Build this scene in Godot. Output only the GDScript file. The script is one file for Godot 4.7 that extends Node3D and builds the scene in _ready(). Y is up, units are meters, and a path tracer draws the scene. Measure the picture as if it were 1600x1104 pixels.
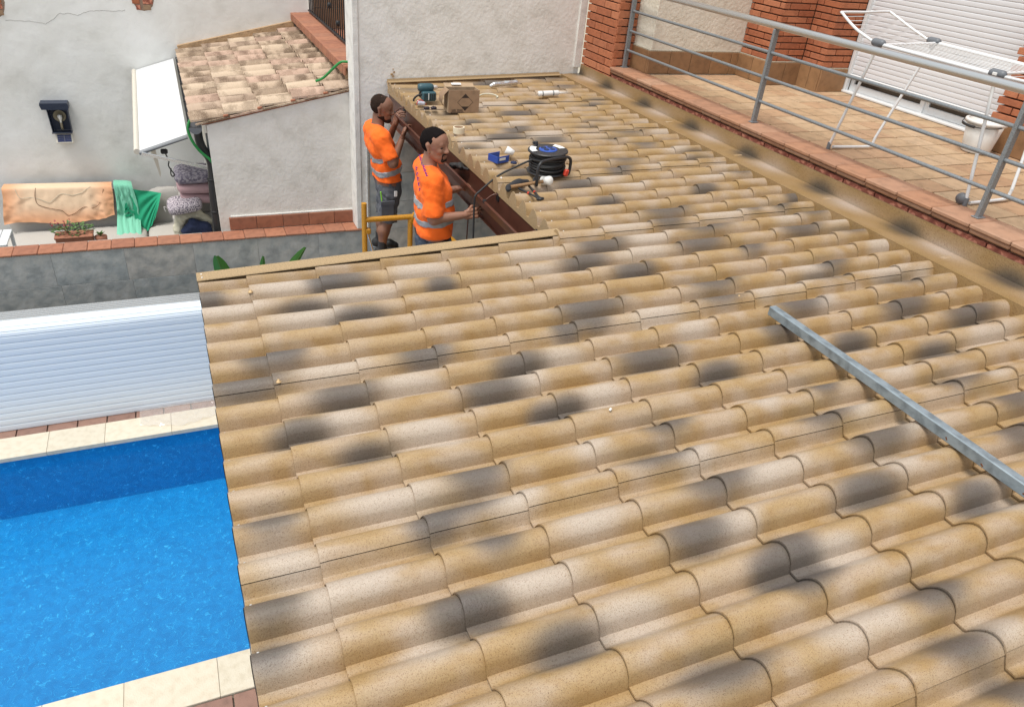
extends Node3D

# ------------------------------------------------------------------ constants
const P := 0.1666667        # wave pitch of the roof sheet
const S := 0.35             # tile step of the roof sheet
const U0 := 0.2313          # first step
const SL := 0.0394655       # roof slope (radians)
const WALLZ := -4.05
const FLOORY := 0.44        # terrace
const DECKY := -2.8
const DARK := [0.70, 0.15, 0.09, 0.46, 0.36, 0.10, 0.70, 0.52, 0.10, 0.21, 0.77, 0.07, 0.32, 0.77, 0.06, 0.12, 0.95, 0.13, 0.49, 1.14, 0.10, 0.88, 0.96, 0.09, 1.17, 0.33, 0.04, 0.03, 0.15, 0.04, 0.59, 0.13, 0.02, 1.07, 1.31, 0.10, 0.28, 1.33, 0.08, 0.49, 1.53, 0.08, 0.12, 1.75, 0.07, 0.82, 1.77, 0.08, 0.71, 1.91, 0.10, 0.77, 2.08, 0.06, 0.60, 1.95, 0.02, 1.26, 1.16, 0.09, 1.84, 1.30, 0.12, 2.08, 1.51, 0.09, 1.33, 1.52, 0.06, 1.22, 1.53, 0.05, 1.63, 1.75, 0.08, 1.48, 1.91, 0.10, 1.62, 2.10, 0.10, 1.40, 2.29, 0.09, 0.82, 2.51, 0.08, 1.18, 2.74, 0.11, 1.55, 2.50, 0.05, 2.39, 2.11, 0.11, 2.14, 2.32, 0.11, 2.48, 2.49, 0.08, 2.97, 2.27, 0.08, 1.66, 2.44, 0.07, 1.69, 2.54, 0.04, 1.96, 2.75, 0.08, 1.87, 2.92, 0.08, 1.60, 2.57, 0.04, 1.90, 3.07, 0.05, 2.86, 1.11, 0.11, 2.59, 1.28, 0.08, 3.68, 1.06, 0.12, 3.42, 1.29, 0.12, 3.70, 1.47, 0.13, 2.87, 1.50, 0.09, 3.23, 1.70, 0.11, 2.42, 1.75, 0.06, 3.07, 1.91, 0.11, 3.26, 0.89, 0.12, 2.28, 1.92, 0.10, 3.18, 2.10, 0.09, 2.23, 0.13, 0.12, 2.02, 0.31, 0.11, 2.25, 0.49, 0.10, 3.00, 0.09, 0.14, 2.82, 0.28, 0.13, 2.91, -0.23, 0.14, 1.80, 0.79, 0.14, 2.57, 0.76, 0.12, 2.49, 0.92, 0.11, 1.58, 0.95, 0.05, 1.73, 0.94, 0.07, 2.62, -0.49, 0.08, 3.08, 0.43, 0.07, 3.52, -2.28, 0.11, 2.68, -2.22, 0.10, 3.33, -2.12, 0.11, 3.61, -1.92, 0.14, 2.83, -1.87, 0.11, 3.36, -1.77, 0.08, 3.55, -1.58, 0.10, 3.18, -1.25, 0.11, 3.91, -1.29, 0.10, 3.82, -1.12, 0.12, 3.02, -1.06, 0.09, 2.56, -0.86, 0.12, 3.92, -0.76, 0.10, 3.43, -0.52, 0.07, 2.81, -0.06, 0.09, 3.49, -0.09, 0.05, 2.16, -3.76, 0.13, 3.11, -3.86, 0.17, 3.81, -3.92, 0.14, 3.80, -3.58, 0.13, 3.19, -2.98, 0.11, 3.90, -2.96, 0.12, 2.89, -2.69, 0.13, 2.19, -2.77, 0.10, 2.50, -2.02, 0.13, 2.13, -1.80, 0.09, 2.26, -1.18, 0.08, 2.39, -2.48, 0.08, 3.76, -2.80, 0.12, 0.07, 2.10, 0.07, 0.55, 2.29, 0.05, 0.64, 2.32, 0.05, 0.04, 2.25, 0.03, 3.87, 0.08, 0.10, 3.60, 0.28, 0.12, 3.92, 0.40, 0.11, 3.40, 0.76, 0.09, 3.97, -0.20, 0.06, 3.73, -0.08, 0.07]
const PALE := [0.41, 0.13, 0.14, 0.13, 0.28, 0.12, 0.47, 0.48, 0.15, 0.74, 0.34, 0.15, 1.12, 0.16, 0.12, 0.49, 0.94, 0.12, 0.75, 1.16, 0.10, 0.46, 1.32, 0.07, 0.72, 1.47, 0.10, 0.78, 1.55, 0.07, 0.51, 1.79, 0.14, 0.10, 1.89, 0.07, 0.87, 1.92, 0.03, 1.47, 1.18, 0.09, 1.23, 1.27, 0.07, 1.48, 1.49, 0.07, 1.28, 1.76, 0.06, 1.63, 1.94, 0.04, 1.79, 2.12, 0.07, 0.93, 1.92, 0.06, 2.11, 1.74, 0.06, 1.11, 2.11, 0.09, 1.56, 2.28, 0.07, 0.83, 2.28, 0.11, 1.04, 2.51, 0.10, 2.45, 1.92, 0.06, 2.64, 2.08, 0.10, 1.90, 2.11, 0.09, 2.35, 2.24, 0.06, 1.77, 2.52, 0.10, 2.56, 2.53, 0.07, 1.59, 2.75, 0.08, 1.73, 2.75, 0.05, 2.03, 2.92, 0.05, 1.85, 2.53, 0.06, 3.02, 1.11, 0.05, 3.89, 1.04, 0.06, 3.63, 0.92, 0.14, 2.94, 0.91, 0.11, 2.85, 1.74, 0.09, 3.28, 1.91, 0.05, 3.62, 1.67, 0.12, 1.80, 0.14, 0.13, 2.48, -0.07, 0.12, 2.54, 0.12, 0.12, 1.75, 0.36, 0.10, 2.42, 0.30, 0.13, 3.24, -0.07, 0.16, 2.08, 0.97, 0.12, 2.19, 1.15, 0.07, 2.76, 0.93, 0.05, 4.01, -2.14, 0.12, 2.88, -2.02, 0.12, 3.24, -1.94, 0.10, 3.93, -1.83, 0.11, 2.94, -1.78, 0.10, 3.76, -1.40, 0.09, 3.34, -1.09, 0.09, 2.79, -0.90, 0.13, 3.91, -0.94, 0.12, 2.95, -0.75, 0.11, 3.63, -0.75, 0.12, 2.34, -0.79, 0.08, 2.80, -3.00, 0.17, 2.19, -2.96, 0.10, 2.21, -2.00, 0.10, 2.75, -1.96, 0.11, 2.75, -2.40, 0.10, 3.29, -2.61, 0.13, 3.58, -3.35, 0.13, 2.42, -3.78, 0.09, 2.34, -1.84, 0.10, 3.58, -4.00, 0.13, 0.34, 2.11, 0.07, 0.15, 1.96, 0.06, 0.21, 2.13, 0.04, 0.07, 2.28, 0.07, 0.46, 2.38, 0.06, 3.94, 0.24, 0.10, 3.93, 0.64, 0.08, 3.25, 0.76, 0.10, 3.61, 0.09, 0.08, 4.20, -0.18, 0.09]

var M := {}
var cache := {}
var used := {}
var rng := RandomNumberGenerator.new()
var nz := FastNoiseLite.new()
var cam: Camera3D
var dspots := []
var pspots := []

# ------------------------------------------------------------------ naming helpers
func numbered(called: String) -> String:
	if not used.has(called):
		used[called] = 0
		return called
	used[called] += 1
	return "%s_%03d" % [called, used[called]]

func tag(o: Node, label: String, category := "", group := "", kind := "") -> void:
	if label != "": o.set_meta("label", label)
	if category != "": o.set_meta("category", category)
	if group != "": o.set_meta("group", group)
	if kind != "": o.set_meta("kind", kind)

func thing(called: String, at: Vector3, label: String, category: String, group := "") -> Node3D:
	var o := Node3D.new()
	o.name = numbered(called)
	add_child(o)
	o.position = at
	tag(o, label, category, group)
	return o

func setting(called: String, at: Vector3, label := "") -> Node3D:
	var o := Node3D.new()
	o.name = numbered(called)
	add_child(o)
	o.position = at
	tag(o, label, "", "", "structure")
	return o

func origin_of(n: Node) -> Vector3:
	var p := Vector3.ZERO
	var k := n
	while k != self and k != null:
		p += (k as Node3D).position
		k = k.get_parent()
	return p

# mesh given in world coordinates, hung under its parent
func obj(called: String, mesh: Mesh, m: Material, parent: Node, at := Vector3.INF) -> MeshInstance3D:
	var o := MeshInstance3D.new()
	o.mesh = mesh
	o.material_override = m
	o.name = called if parent != self else numbered(called)
	parent.add_child(o, true)
	var base := Vector3.ZERO if at == Vector3.INF else at
	o.position = base - (Vector3.ZERO if parent == self else origin_of(parent))
	return o

# ------------------------------------------------------------------ geometry helpers
func mb(smooth := false) -> SurfaceTool:
	var st := SurfaceTool.new()
	st.begin(Mesh.PRIMITIVE_TRIANGLES)
	st.set_smooth_group(0 if smooth else -1)
	return st

func done(st: SurfaceTool, normals := true) -> ArrayMesh:
	if normals: st.generate_normals()
	return st.commit()

func tri(st: SurfaceTool, a: Vector3, b: Vector3, c: Vector3) -> void:
	st.add_vertex(a); st.add_vertex(c); st.add_vertex(b)

func quad(st: SurfaceTool, a: Vector3, b: Vector3, c: Vector3, d: Vector3) -> void:
	tri(st, a, b, c); tri(st, a, c, d)

func add_box(st: SurfaceTool, c: Vector3, s: Vector3, b := Basis(), ch := 0.0) -> void:
	var h := s * 0.5
	if ch <= 0.0:
		for ax in 3:
			for sg in [-1.0, 1.0]:
				var n := Vector3.ZERO; n[ax] = sg * h[ax]
				var u := Vector3.ZERO; u[(ax + 1) % 3] = h[(ax + 1) % 3]
				var v := Vector3.ZERO; v[(ax + 2) % 3] = h[(ax + 2) % 3] * sg
				quad(st, c + b * (n - u - v), c + b * (n + u - v), c + b * (n + u + v), c + b * (n - u + v))
		return
	ch = minf(ch, minf(h.x, minf(h.y, h.z)) * 0.9)
	for ax in 3:
		var i := (ax + 1) % 3
		var j := (ax + 2) % 3
		for sg in [-1.0, 1.0]:
			var n := Vector3.ZERO; n[ax] = sg * h[ax]
			var u := Vector3.ZERO; u[i] = h[i] - ch
			var v := Vector3.ZERO; v[j] = (h[j] - ch) * sg
			quad(st, c + b * (n - u - v), c + b * (n + u - v), c + b * (n + u + v), c + b * (n - u + v))
		for si in [-1.0, 1.0]:
			for sj in [-1.0, 1.0]:
				var p := Vector3.ZERO; p[i] = si * h[i]; p[j] = sj * (h[j] - ch)
				var q := Vector3.ZERO; q[i] = si * (h[i] - ch); q[j] = sj * h[j]
				var w := Vector3.ZERO; w[ax] = (h[ax] - ch) * si * sj
				quad(st, c + b * (p - w), c + b * (q - w), c + b * (q + w), c + b * (p + w))
	for sx in [-1.0, 1.0]:
		for sy in [-1.0, 1.0]:
			for sz in [-1.0, 1.0]:
				var a := Vector3(sx * h.x, sy * (h.y - ch), sz * (h.z - ch))
				var d := Vector3(sx * (h.x - ch), sy * h.y, sz * (h.z - ch))
				var e := Vector3(sx * (h.x - ch), sy * (h.y - ch), sz * h.z)
				if sx * sy * sz > 0: tri(st, c + b * a, c + b * d, c + b * e)
				else: tri(st, c + b * a, c + b * e, c + b * d)

func box(c: Vector3, s: Vector3, ch := 0.0, b := Basis()) -> ArrayMesh:
	var st := mb()
	add_box(st, c, s, b, ch)
	return done(st)

# shared chamfered block centred on its own origin
func block(s: Vector3, ch: float) -> ArrayMesh:
	var key := "%.4f_%.4f_%.4f_%.4f" % [s.x, s.y, s.z, ch]
	if not cache.has(key): cache[key] = box(Vector3.ZERO, s, ch)
	return cache[key]

func piece(called: String, s: Vector3, ch: float, m: Material, parent: Node, at: Vector3, b := Basis()) -> MeshInstance3D:
	var o := obj(called, block(s, ch), m, parent, at)
	o.basis = b
	return o

func add_tube(st: SurfaceTool, pts: Array, r, n := 8, caps := true) -> void:
	var rings := []
	var t0: Vector3 = (pts[1] - pts[0]).normalized()
	var up := Vector3.UP if absf(t0.y) < 0.9 else Vector3.RIGHT
	var nx := t0.cross(up).normalized()
	for i in pts.size():
		var t: Vector3
		if i == 0: t = t0
		elif i == pts.size() - 1: t = (pts[i] - pts[i - 1]).normalized()
		else: t = ((pts[i + 1] - pts[i]).normalized() + (pts[i] - pts[i - 1]).normalized()).normalized()
		nx = (nx - t * nx.dot(t)).normalized()
		var ny := t.cross(nx)
		var rr: float = r[i] if r is Array else r
		var ring := []
		for k in n:
			var a := TAU * k / n
			ring.append(pts[i] + (nx * cos(a) + ny * sin(a)) * rr)
		rings.append(ring)
	for i in pts.size() - 1:
		for k in n:
			var k2 := (k + 1) % n
			quad(st, rings[i][k], rings[i][k2], rings[i + 1][k2], rings[i + 1][k])
	if caps:
		st.set_smooth_group(-1)
		for k in range(1, n - 1):
			tri(st, rings[0][0], rings[0][k + 1], rings[0][k])
			tri(st, rings[-1][0], rings[-1][k], rings[-1][k + 1])
		st.set_smooth_group(0)

func tube(pts: Array, r, n := 8) -> ArrayMesh:
	var st := mb(true)
	add_tube(st, pts, r, n)
	return done(st)

func smooth_path(pts: Array, div := 6) -> Array:
	var out := []
	for i in pts.size() - 1:
		var p0: Vector3 = pts[maxi(i - 1, 0)]
		var p1: Vector3 = pts[i]
		var p2: Vector3 = pts[i + 1]
		var p3: Vector3 = pts[mini(i + 2, pts.size() - 1)]
		for k in div:
			out.append(p1.cubic_interpolate(p2, p0, p3, float(k) / div))
	out.append(pts[-1])
	return out

# profile of Vector2(radius, height); x = transform of the axis
func add_lathe(st: SurfaceTool, prof: Array, n: int, x := Transform3D()) -> void:
	for i in prof.size() - 1:
		for k in n:
			var a := TAU * k / n
			var b := TAU * (k + 1) / n
			var p: Vector2 = prof[i]
			var q: Vector2 = prof[i + 1]
			var v0 := x * Vector3(cos(a) * p.x, p.y, sin(a) * p.x)
			var v1 := x * Vector3(cos(b) * p.x, p.y, sin(b) * p.x)
			var v2 := x * Vector3(cos(b) * q.x, q.y, sin(b) * q.x)
			var v3 := x * Vector3(cos(a) * q.x, q.y, sin(a) * q.x)
			if p.x < 1e-5: tri(st, v0, v3, v2)
			elif q.x < 1e-5: tri(st, v0, v2, v1)
			else: quad(st, v0, v3, v2, v1)

func lathe(prof: Array, n: int, x := Transform3D(), smooth := true) -> ArrayMesh:
	var st := mb(smooth)
	add_lathe(st, prof, n, x)
	return done(st)

# extrude a closed outline (list of Vector3 in one plane) by a vector
func add_prism(st: SurfaceTool, outline: Array, by: Vector3) -> void:
	var n := outline.size()
	var c2 := PackedVector2Array()
	var nrm := Vector3.ZERO
	for i in n: nrm += (outline[i] as Vector3).cross(outline[(i + 1) % n])
	nrm = nrm.normalized()
	var ex: Vector3 = (outline[1] - outline[0]).normalized()
	var ey := nrm.cross(ex)
	for p in outline: c2.append(Vector2(p.dot(ex), p.dot(ey)))
	var idx := Geometry2D.triangulate_polygon(c2)
	var flip := nrm.dot(by) > 0
	for t in range(0, idx.size(), 3):
		var a: Vector3 = outline[idx[t]]
		var b: Vector3 = outline[idx[t + 1]]
		var c: Vector3 = outline[idx[t + 2]]
		if (b - a).cross(c - a).dot(by) > 0:
			tri(st, a, c, b); tri(st, a + by, b + by, c + by)
		else:
			tri(st, a, b, c); tri(st, a + by, c + by, b + by)
	for i in n:
		var a: Vector3 = outline[i]
		var b: Vector3 = outline[(i + 1) % n]
		if flip: quad(st, a, b, b + by, a + by)
		else: quad(st, b, a, a + by, b + by)

func prism(outline: Array, by: Vector3) -> ArrayMesh:
	var st := mb()
	add_prism(st, outline, by)
	return done(st)

# smooth grid from rows of points
func add_grid(st: SurfaceTool, g: Array, flip := false) -> void:
	for i in g.size() - 1:
		for j in g[i].size() - 1:
			if flip: quad(st, g[i][j], g[i + 1][j], g[i + 1][j + 1], g[i][j + 1])
			else: quad(st, g[i][j], g[i][j + 1], g[i + 1][j + 1], g[i + 1][j])

func grid(g: Array, flip := false) -> ArrayMesh:
	var st := mb(true)
	add_grid(st, g, flip)
	return done(st)

# ------------------------------------------------------------------ materials
func lin(r: float, g: float, b: float) -> Color:
	return Color(r, g, b).linear_to_srgb()

func mat(c: Color, rough := 0.7, metal := 0.0) -> StandardMaterial3D:
	var m := StandardMaterial3D.new()
	m.albedo_color = c
	m.roughness = rough
	m.metallic = metal
	return m

func noise_tex(fr: float, ramp: Array, size := 512, oct := 4, sd := 1, ty := FastNoiseLite.TYPE_SIMPLEX_SMOOTH) -> NoiseTexture2D:
	var n := FastNoiseLite.new()
	n.noise_type = ty
	n.frequency = fr
	n.fractal_octaves = oct
	n.seed = sd
	var t := NoiseTexture2D.new()
	t.width = size; t.height = size
	t.seamless = true
	t.noise = n
	if ramp.size() > 0:
		var g := Gradient.new()
		var offs := PackedFloat32Array()
		var cols := PackedColorArray()
		for r in ramp:
			offs.append(r[0]); cols.append(r[1])
		g.offsets = offs; g.colors = cols
		t.color_ramp = g
	return t

func bump_tex(fr: float, strength := 4.0, size := 512, sd := 3, oct := 5) -> NoiseTexture2D:
	var t := noise_tex(fr, [], size, oct, sd)
	t.as_normal_map = true
	t.bump_strength = strength
	return t

func grey(v: float) -> Color: return Color(v, v, v)

# material with tinted mottling and a bump, mapped in world space
func rough_mat(c: Color, tex: Texture2D, bump: Texture2D, scale: float, rough := 0.85, bs := 0.6) -> StandardMaterial3D:
	var m := mat(c, rough)
	if tex: m.albedo_texture = tex
	if bump:
		m.normal_enabled = true
		m.normal_texture = bump
		m.normal_scale = bs
	m.uv1_triplanar = true
	m.uv1_world_triplanar = true
	m.uv1_scale = Vector3.ONE * scale
	return m

func make_materials() -> void:
	var mottle := noise_tex(0.012, [[0.0, grey(0.84)], [0.45, grey(0.95)], [1.0, grey(1.0)]], 512, 5, 11)
	var fine := noise_tex(0.09, [[0.0, grey(0.7)], [0.5, grey(0.92)], [1.0, grey(1.0)]], 512, 3, 12)
	var stain := noise_tex(0.004, [[0.0, Color(0.90, 0.895, 0.88)], [0.4, Color(0.965, 0.963, 0.955)], [1.0, Color(1, 1, 1)]], 1024, 6, 21)
	var bm_stucco := bump_tex(0.035, 5.0, 512, 5, 5)
	var bm_fine := bump_tex(0.12, 3.0, 512, 6, 3)
	var bm_soft := bump_tex(0.02, 2.5, 512, 7, 4)
	# speckled granulate print on the roof sheet
	var img := Image.create(1024, 1024, false, Image.FORMAT_RGB8)
	img.fill(Color(1, 1, 1))
	var r := RandomNumberGenerator.new(); r.seed = 5
	for y in 1024:
		for x in 1024:
			var v := 1.0 - r.randf() * 0.16
			img.set_pixel(x, y, Color(v, v, v))
	for i in 34000:
		var x := r.randi() % 1022
		var y := r.randi() % 1022
		var k := 0.62 + 0.55 * r.randf()
		var c := Color(0.62 * k + 0.1, 0.56 * k + 0.08, 0.5 * k + 0.08)
		img.set_pixel(x, y, c)
		if r.randf() < 0.5: img.set_pixel(x + 1, y, c)
		if r.randf() < 0.45: img.set_pixel(x, y + 1, c)
		if r.randf() < 0.2: img.set_pixel(x + 1, y + 1, c)
	var spk := ImageTexture.create_from_image(img)
	var m := mat(Color(1, 1, 1), 0.52)
	m.vertex_color_use_as_albedo = true
	m.albedo_texture = spk
	m.texture_filter = BaseMaterial3D.TEXTURE_FILTER_LINEAR_WITH_MIPMAPS
	m.uv1_scale = Vector3(1.15, 1.15, 1)
	m.normal_enabled = true
	m.normal_texture = bm_fine
	m.normal_scale = 0.12
	m.metallic_specular = 0.5
	M.sheet = m
	M.gold_trim = rough_mat(lin(0.46, 0.32, 0.17), fine, null, 2.2, 0.6)
	M.sheet_under = mat(lin(0.5, 0.5, 0.5), 0.6)
	M.gap = mat(lin(0.05, 0.032, 0.022), 0.9)
	M.screw = mat(lin(0.75, 0.72, 0.68), 0.35, 0.7)
	M.brass = mat(lin(0.55, 0.38, 0.2), 0.5, 0.3)
	# walls
	M.stucco_white = rough_mat(lin(0.85, 0.83, 0.795), stain, bm_stucco, 0.9, 0.92, 0.25)
	M.stucco_patio = rough_mat(lin(0.83, 0.83, 0.82), stain, bm_soft, 0.35, 0.92, 0.3)
	M.stucco_cream = rough_mat(lin(0.78, 0.73, 0.63), stain, bm_stucco, 1.0, 0.92, 0.4)
	M.stucco_annex = rough_mat(lin(0.80, 0.775, 0.735), stain, bm_stucco, 0.9, 0.92, 0.2)
	M.band = rough_mat(lin(0.84, 0.825, 0.785), mottle, bm_fine, 0.8, 0.85, 0.3)
	M.crack = mat(lin(0.3, 0.29, 0.27), 0.9)
	M.mortar = rough_mat(lin(0.36, 0.25, 0.185), fine, bm_fine, 1.5, 0.95, 0.6)
	M.mortar_dark = rough_mat(lin(0.27, 0.13, 0.08), fine, bm_fine, 1.5, 0.95, 0.6)
	M.brick = []
	for k in 5:
		var c: Color = [lin(0.45, 0.15, 0.068), lin(0.50, 0.175, 0.082), lin(0.42, 0.14, 0.066), lin(0.53, 0.20, 0.10), lin(0.47, 0.17, 0.085)][k]
		M.brick.append(rough_mat(c, mottle, bm_fine, 2.0, 0.88, 0.5))
	M.brick_lime = rough_mat(lin(0.56, 0.24, 0.165), noise_tex(0.012, [[0.0, Color(0.62, 0.5, 0.5)], [0.5, Color(0.8, 0.72, 0.7)], [0.62, Color(1.0, 0.98, 0.96)], [1.0, Color(1.0, 1.0, 1.0)]], 512, 5, 31), bm_fine, 2.2, 0.92, 0.7)
	M.terracotta = []
	for k in 4:
		var c: Color = [lin(0.38, 0.155, 0.088), lin(0.345, 0.14, 0.082), lin(0.41, 0.175, 0.10), lin(0.365, 0.16, 0.095)][k]
		M.terracotta.append(rough_mat(c, mottle, bm_fine, 1.6, 0.75, 0.35))
	M.floor_tile = []
	for k in 7:
		var c: Color = [lin(0.49, 0.335, 0.20), lin(0.515, 0.36, 0.22), lin(0.47, 0.315, 0.185), lin(0.53, 0.375, 0.235), lin(0.48, 0.305, 0.18), lin(0.50, 0.345, 0.205), lin(0.465, 0.295, 0.175)][k]
		M.floor_tile.append(rough_mat(c, mottle, bm_fine, 1.3, 0.72, 0.3))
	M.coping_tile = []
	for k in 4:
		var c: Color = [lin(0.42, 0.215, 0.125), lin(0.44, 0.245, 0.155), lin(0.39, 0.205, 0.125), lin(0.46, 0.27, 0.175)][k]
		M.coping_tile.append(rough_mat(c, mottle, bm_fine, 1.4, 0.75, 0.35))
	M.skirting = []
	for k in 3:
		var c: Color = [lin(0.33, 0.18, 0.085), lin(0.36, 0.20, 0.095), lin(0.30, 0.165, 0.08)][k]
		M.skirting.append(rough_mat(c, mottle, bm_fine, 1.4, 0.6, 0.3))
	M.grout = rough_mat(lin(0.5, 0.44, 0.34), fine, null, 1.0, 0.95)
	M.grout_grey = rough_mat(lin(0.46, 0.46, 0.44), fine, null, 1.0, 0.95)
	M.grout_floor = rough_mat(lin(0.16, 0.10, 0.06), fine, null, 1.0, 0.95)
	# grey slate-look wall tiles
	M.slate = []
	for k in 4:
		var t := noise_tex(0.011, [[0.0, Color(0.76, 0.77, 0.77)], [0.4, Color(0.88, 0.89, 0.89)], [0.6, Color(0.94, 0.935, 0.92)], [1.0, Color(1, 1, 1)]], 512, 6, 40 + k)
		var c: Color = [lin(0.48, 0.495, 0.495), lin(0.495, 0.51, 0.505), lin(0.51, 0.50, 0.48), lin(0.465, 0.49, 0.495)][k]
		var sm := rough_mat(c, t, bm_soft, 0.9, 0.55, 0.5)
		sm.uv1_offset = Vector3(k * 0.31, k * 0.17, 0)
		M.slate.append(sm)
	# stone and deck
	M.travertine = []
	for k in 3:
		var c: Color = [lin(0.66, 0.60, 0.49), lin(0.63, 0.58, 0.475), lin(0.68, 0.615, 0.50)][k]
		M.travertine.append(rough_mat(c, noise_tex(0.02, [[0.0, Color(0.93, 0.915, 0.89)], [0.5, Color(0.98, 0.975, 0.965)], [1.0, Color(1, 1, 1)]], 512, 5, 60 + k), bm_fine, 1.1, 0.7, 0.25))
	M.brown_tile = []
	for k in 3:
		var c: Color = [lin(0.29, 0.165, 0.125), lin(0.31, 0.18, 0.135), lin(0.27, 0.155, 0.12)][k]
		M.brown_tile.append(rough_mat(c, mottle, bm_fine, 1.4, 0.7, 0.3))
	M.concrete = rough_mat(lin(0.34, 0.33, 0.31), mottle, bm_fine, 0.8, 0.9, 0.4)
	# pool liner: mottled blue, water caustics painted in as thin wandering lines
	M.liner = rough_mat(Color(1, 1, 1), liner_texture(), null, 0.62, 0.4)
	var w := mat(Color(0.10, 0.42, 0.72, 0.08), 0.03)
	w.transparency = BaseMaterial3D.TRANSPARENCY_ALPHA
	w.metallic_specular = 0.2
	w.normal_enabled = true
	w.normal_texture = bump_tex(0.012, 3.0, 512, 77, 3)
	w.normal_scale = 0.16
	w.uv1_triplanar = true
	w.uv1_world_triplanar = true
	w.uv1_scale = Vector3.ONE * 0.8
	M.water = w
	# metals, paint, plastics
	M.galv = rough_mat(lin(0.30, 0.325, 0.345), fine, null, 1.8, 0.42); M.galv.metallic = 0.35
	M.steel_rail = mat(lin(0.58, 0.58, 0.57), 0.28, 0.85)
	M.zinc = rough_mat(lin(0.30, 0.36, 0.40), noise_tex(0.02, [[0.0, grey(0.72)], [0.5, grey(0.92)], [1.0, grey(1.0)]], 512, 4, 15), bm_fine, 1.4, 0.5, 0.15); M.zinc.metallic = 0.3
	M.rust = rough_mat(lin(0.20, 0.075, 0.03), fine, bm_fine, 2.0, 0.95)
	M.brown_metal = rough_mat(lin(0.105, 0.038, 0.024), mottle, null, 1.2, 0.38)
	M.white_metal = mat(lin(0.72, 0.735, 0.745), 0.35)
	M.slat = mat(lin(0.74, 0.82, 0.90), 0.4)
	M.shutter = []
	for k in 3: M.shutter.append(mat([lin(0.72, 0.735, 0.765), lin(0.735, 0.75, 0.78), lin(0.71, 0.725, 0.755)][k], 0.45))
	M.alu = mat(lin(0.72, 0.74, 0.76), 0.25, 0.85)
	M.glass_dark = mat(lin(0.05, 0.045, 0.04), 0.06)
	M.black_plastic = mat(lin(0.018, 0.018, 0.02), 0.42)
	M.black_rubber = mat(lin(0.015, 0.015, 0.016), 0.6)
	M.dark_metal = mat(lin(0.022, 0.022, 0.024), 0.5, 0.3)
	M.grey_plastic = mat(lin(0.14, 0.15, 0.165), 0.5)
	M.white_plastic = mat(lin(0.74, 0.73, 0.70), 0.45)
	M.beige_plastic = mat(lin(0.62, 0.58, 0.50), 0.55)
	M.yellow = rough_mat(lin(0.62, 0.29, 0.02), fine, null, 1.5, 0.5)
	M.blue_plastic = mat(lin(0.02, 0.075, 0.36), 0.4)
	M.red_plastic = mat(lin(0.55, 0.045, 0.02), 0.45)
	M.teal_plastic = mat(lin(0.03, 0.085, 0.105), 0.45)
	M.navy_metal = mat(lin(0.018, 0.027, 0.055), 0.4)
	M.lamp_reflector = mat(lin(0.30, 0.26, 0.18), 0.35, 0.4)
	M.solar = mat(lin(0.012, 0.02, 0.10), 0.15)
	M.card = rough_mat(lin(0.34, 0.22, 0.135), mottle, null, 1.5, 0.85)
	M.card_in = rough_mat(lin(0.42, 0.30, 0.19), mottle, null, 1.5, 0.85)
	M.ink = mat(lin(0.035, 0.022, 0.016), 0.8)
	M.paper = mat(lin(0.75, 0.74, 0.72), 0.7)
	M.masking = mat(lin(0.72, 0.63, 0.47), 0.7)
	M.wood = rough_mat(lin(0.34, 0.19, 0.085), fine, null, 2.0, 0.6)
	M.green_hose = mat(lin(0.02, 0.24, 0.055), 0.4)
	M.lens = mat(lin(0.02, 0.012, 0.02), 0.08)
	M.clear_lens = mat(lin(0.55, 0.55, 0.62), 0.1, 0.3)
	# old clay roof with lichen
	M.clay = []
	for k in 4:
		var t := lichen_texture(k)
		var c: Color = [lin(0.56, 0.44, 0.335), lin(0.58, 0.42, 0.335), lin(0.62, 0.50, 0.385), lin(0.53, 0.41, 0.32)][k]
		var cm := rough_mat(c, t, bm_fine, 0.8, 0.92, 0.5)
		cm.uv1_offset = Vector3(k * 0.37, k * 0.21, k * 0.11)
		M.clay.append(cm)
	M.clay_raw = rough_mat(lin(0.40, 0.16, 0.09), mottle, bm_fine, 1.5, 0.9)
	M.render_tan = rough_mat(lin(0.50, 0.34, 0.20), mottle, bm_stucco, 1.2, 0.95, 0.8)
	# cloth
	M.orange_shirt = cloth(lin(0.98, 0.155, 0.012))
	M.reflective = mat(lin(0.33, 0.34, 0.36), 0.45, 0.2)
	M.shorts_grey = cloth(lin(0.085, 0.09, 0.105))
	M.shorts_black = cloth(lin(0.02, 0.02, 0.024))
	M.jeans = rough_mat(lin(0.075, 0.10, 0.145), fine, bm_fine, 3.0, 0.85, 0.6)
	M.lime = mat(lin(0.25, 0.62, 0.05), 0.6)
	M.skin1 = mat(lin(0.21, 0.098, 0.06), 0.5)
	M.skin2 = mat(lin(0.285, 0.138, 0.088), 0.5)
	M.hair = mat(lin(0.010, 0.008, 0.008), 0.75); M.hair.metallic_specular = 0.12
	M.hair_short = mat(lin(0.028, 0.018, 0.014), 0.8); M.hair_short.metallic_specular = 0.15
	M.eye = mat(lin(0.015, 0.01, 0.01), 0.3)
	M.lip = mat(lin(0.22, 0.085, 0.07), 0.5)
	M.purple = mat(lin(0.17, 0.035, 0.30), 0.7)
	M.sofa = cloth(lin(0.42, 0.40, 0.375))
	M.sofa_seat = cloth(lin(0.46, 0.435, 0.40))
	M.green_towel = cloth(lin(0.20, 0.56, 0.40))
	M.green_print = cloth(lin(0.02, 0.36, 0.19))
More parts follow.
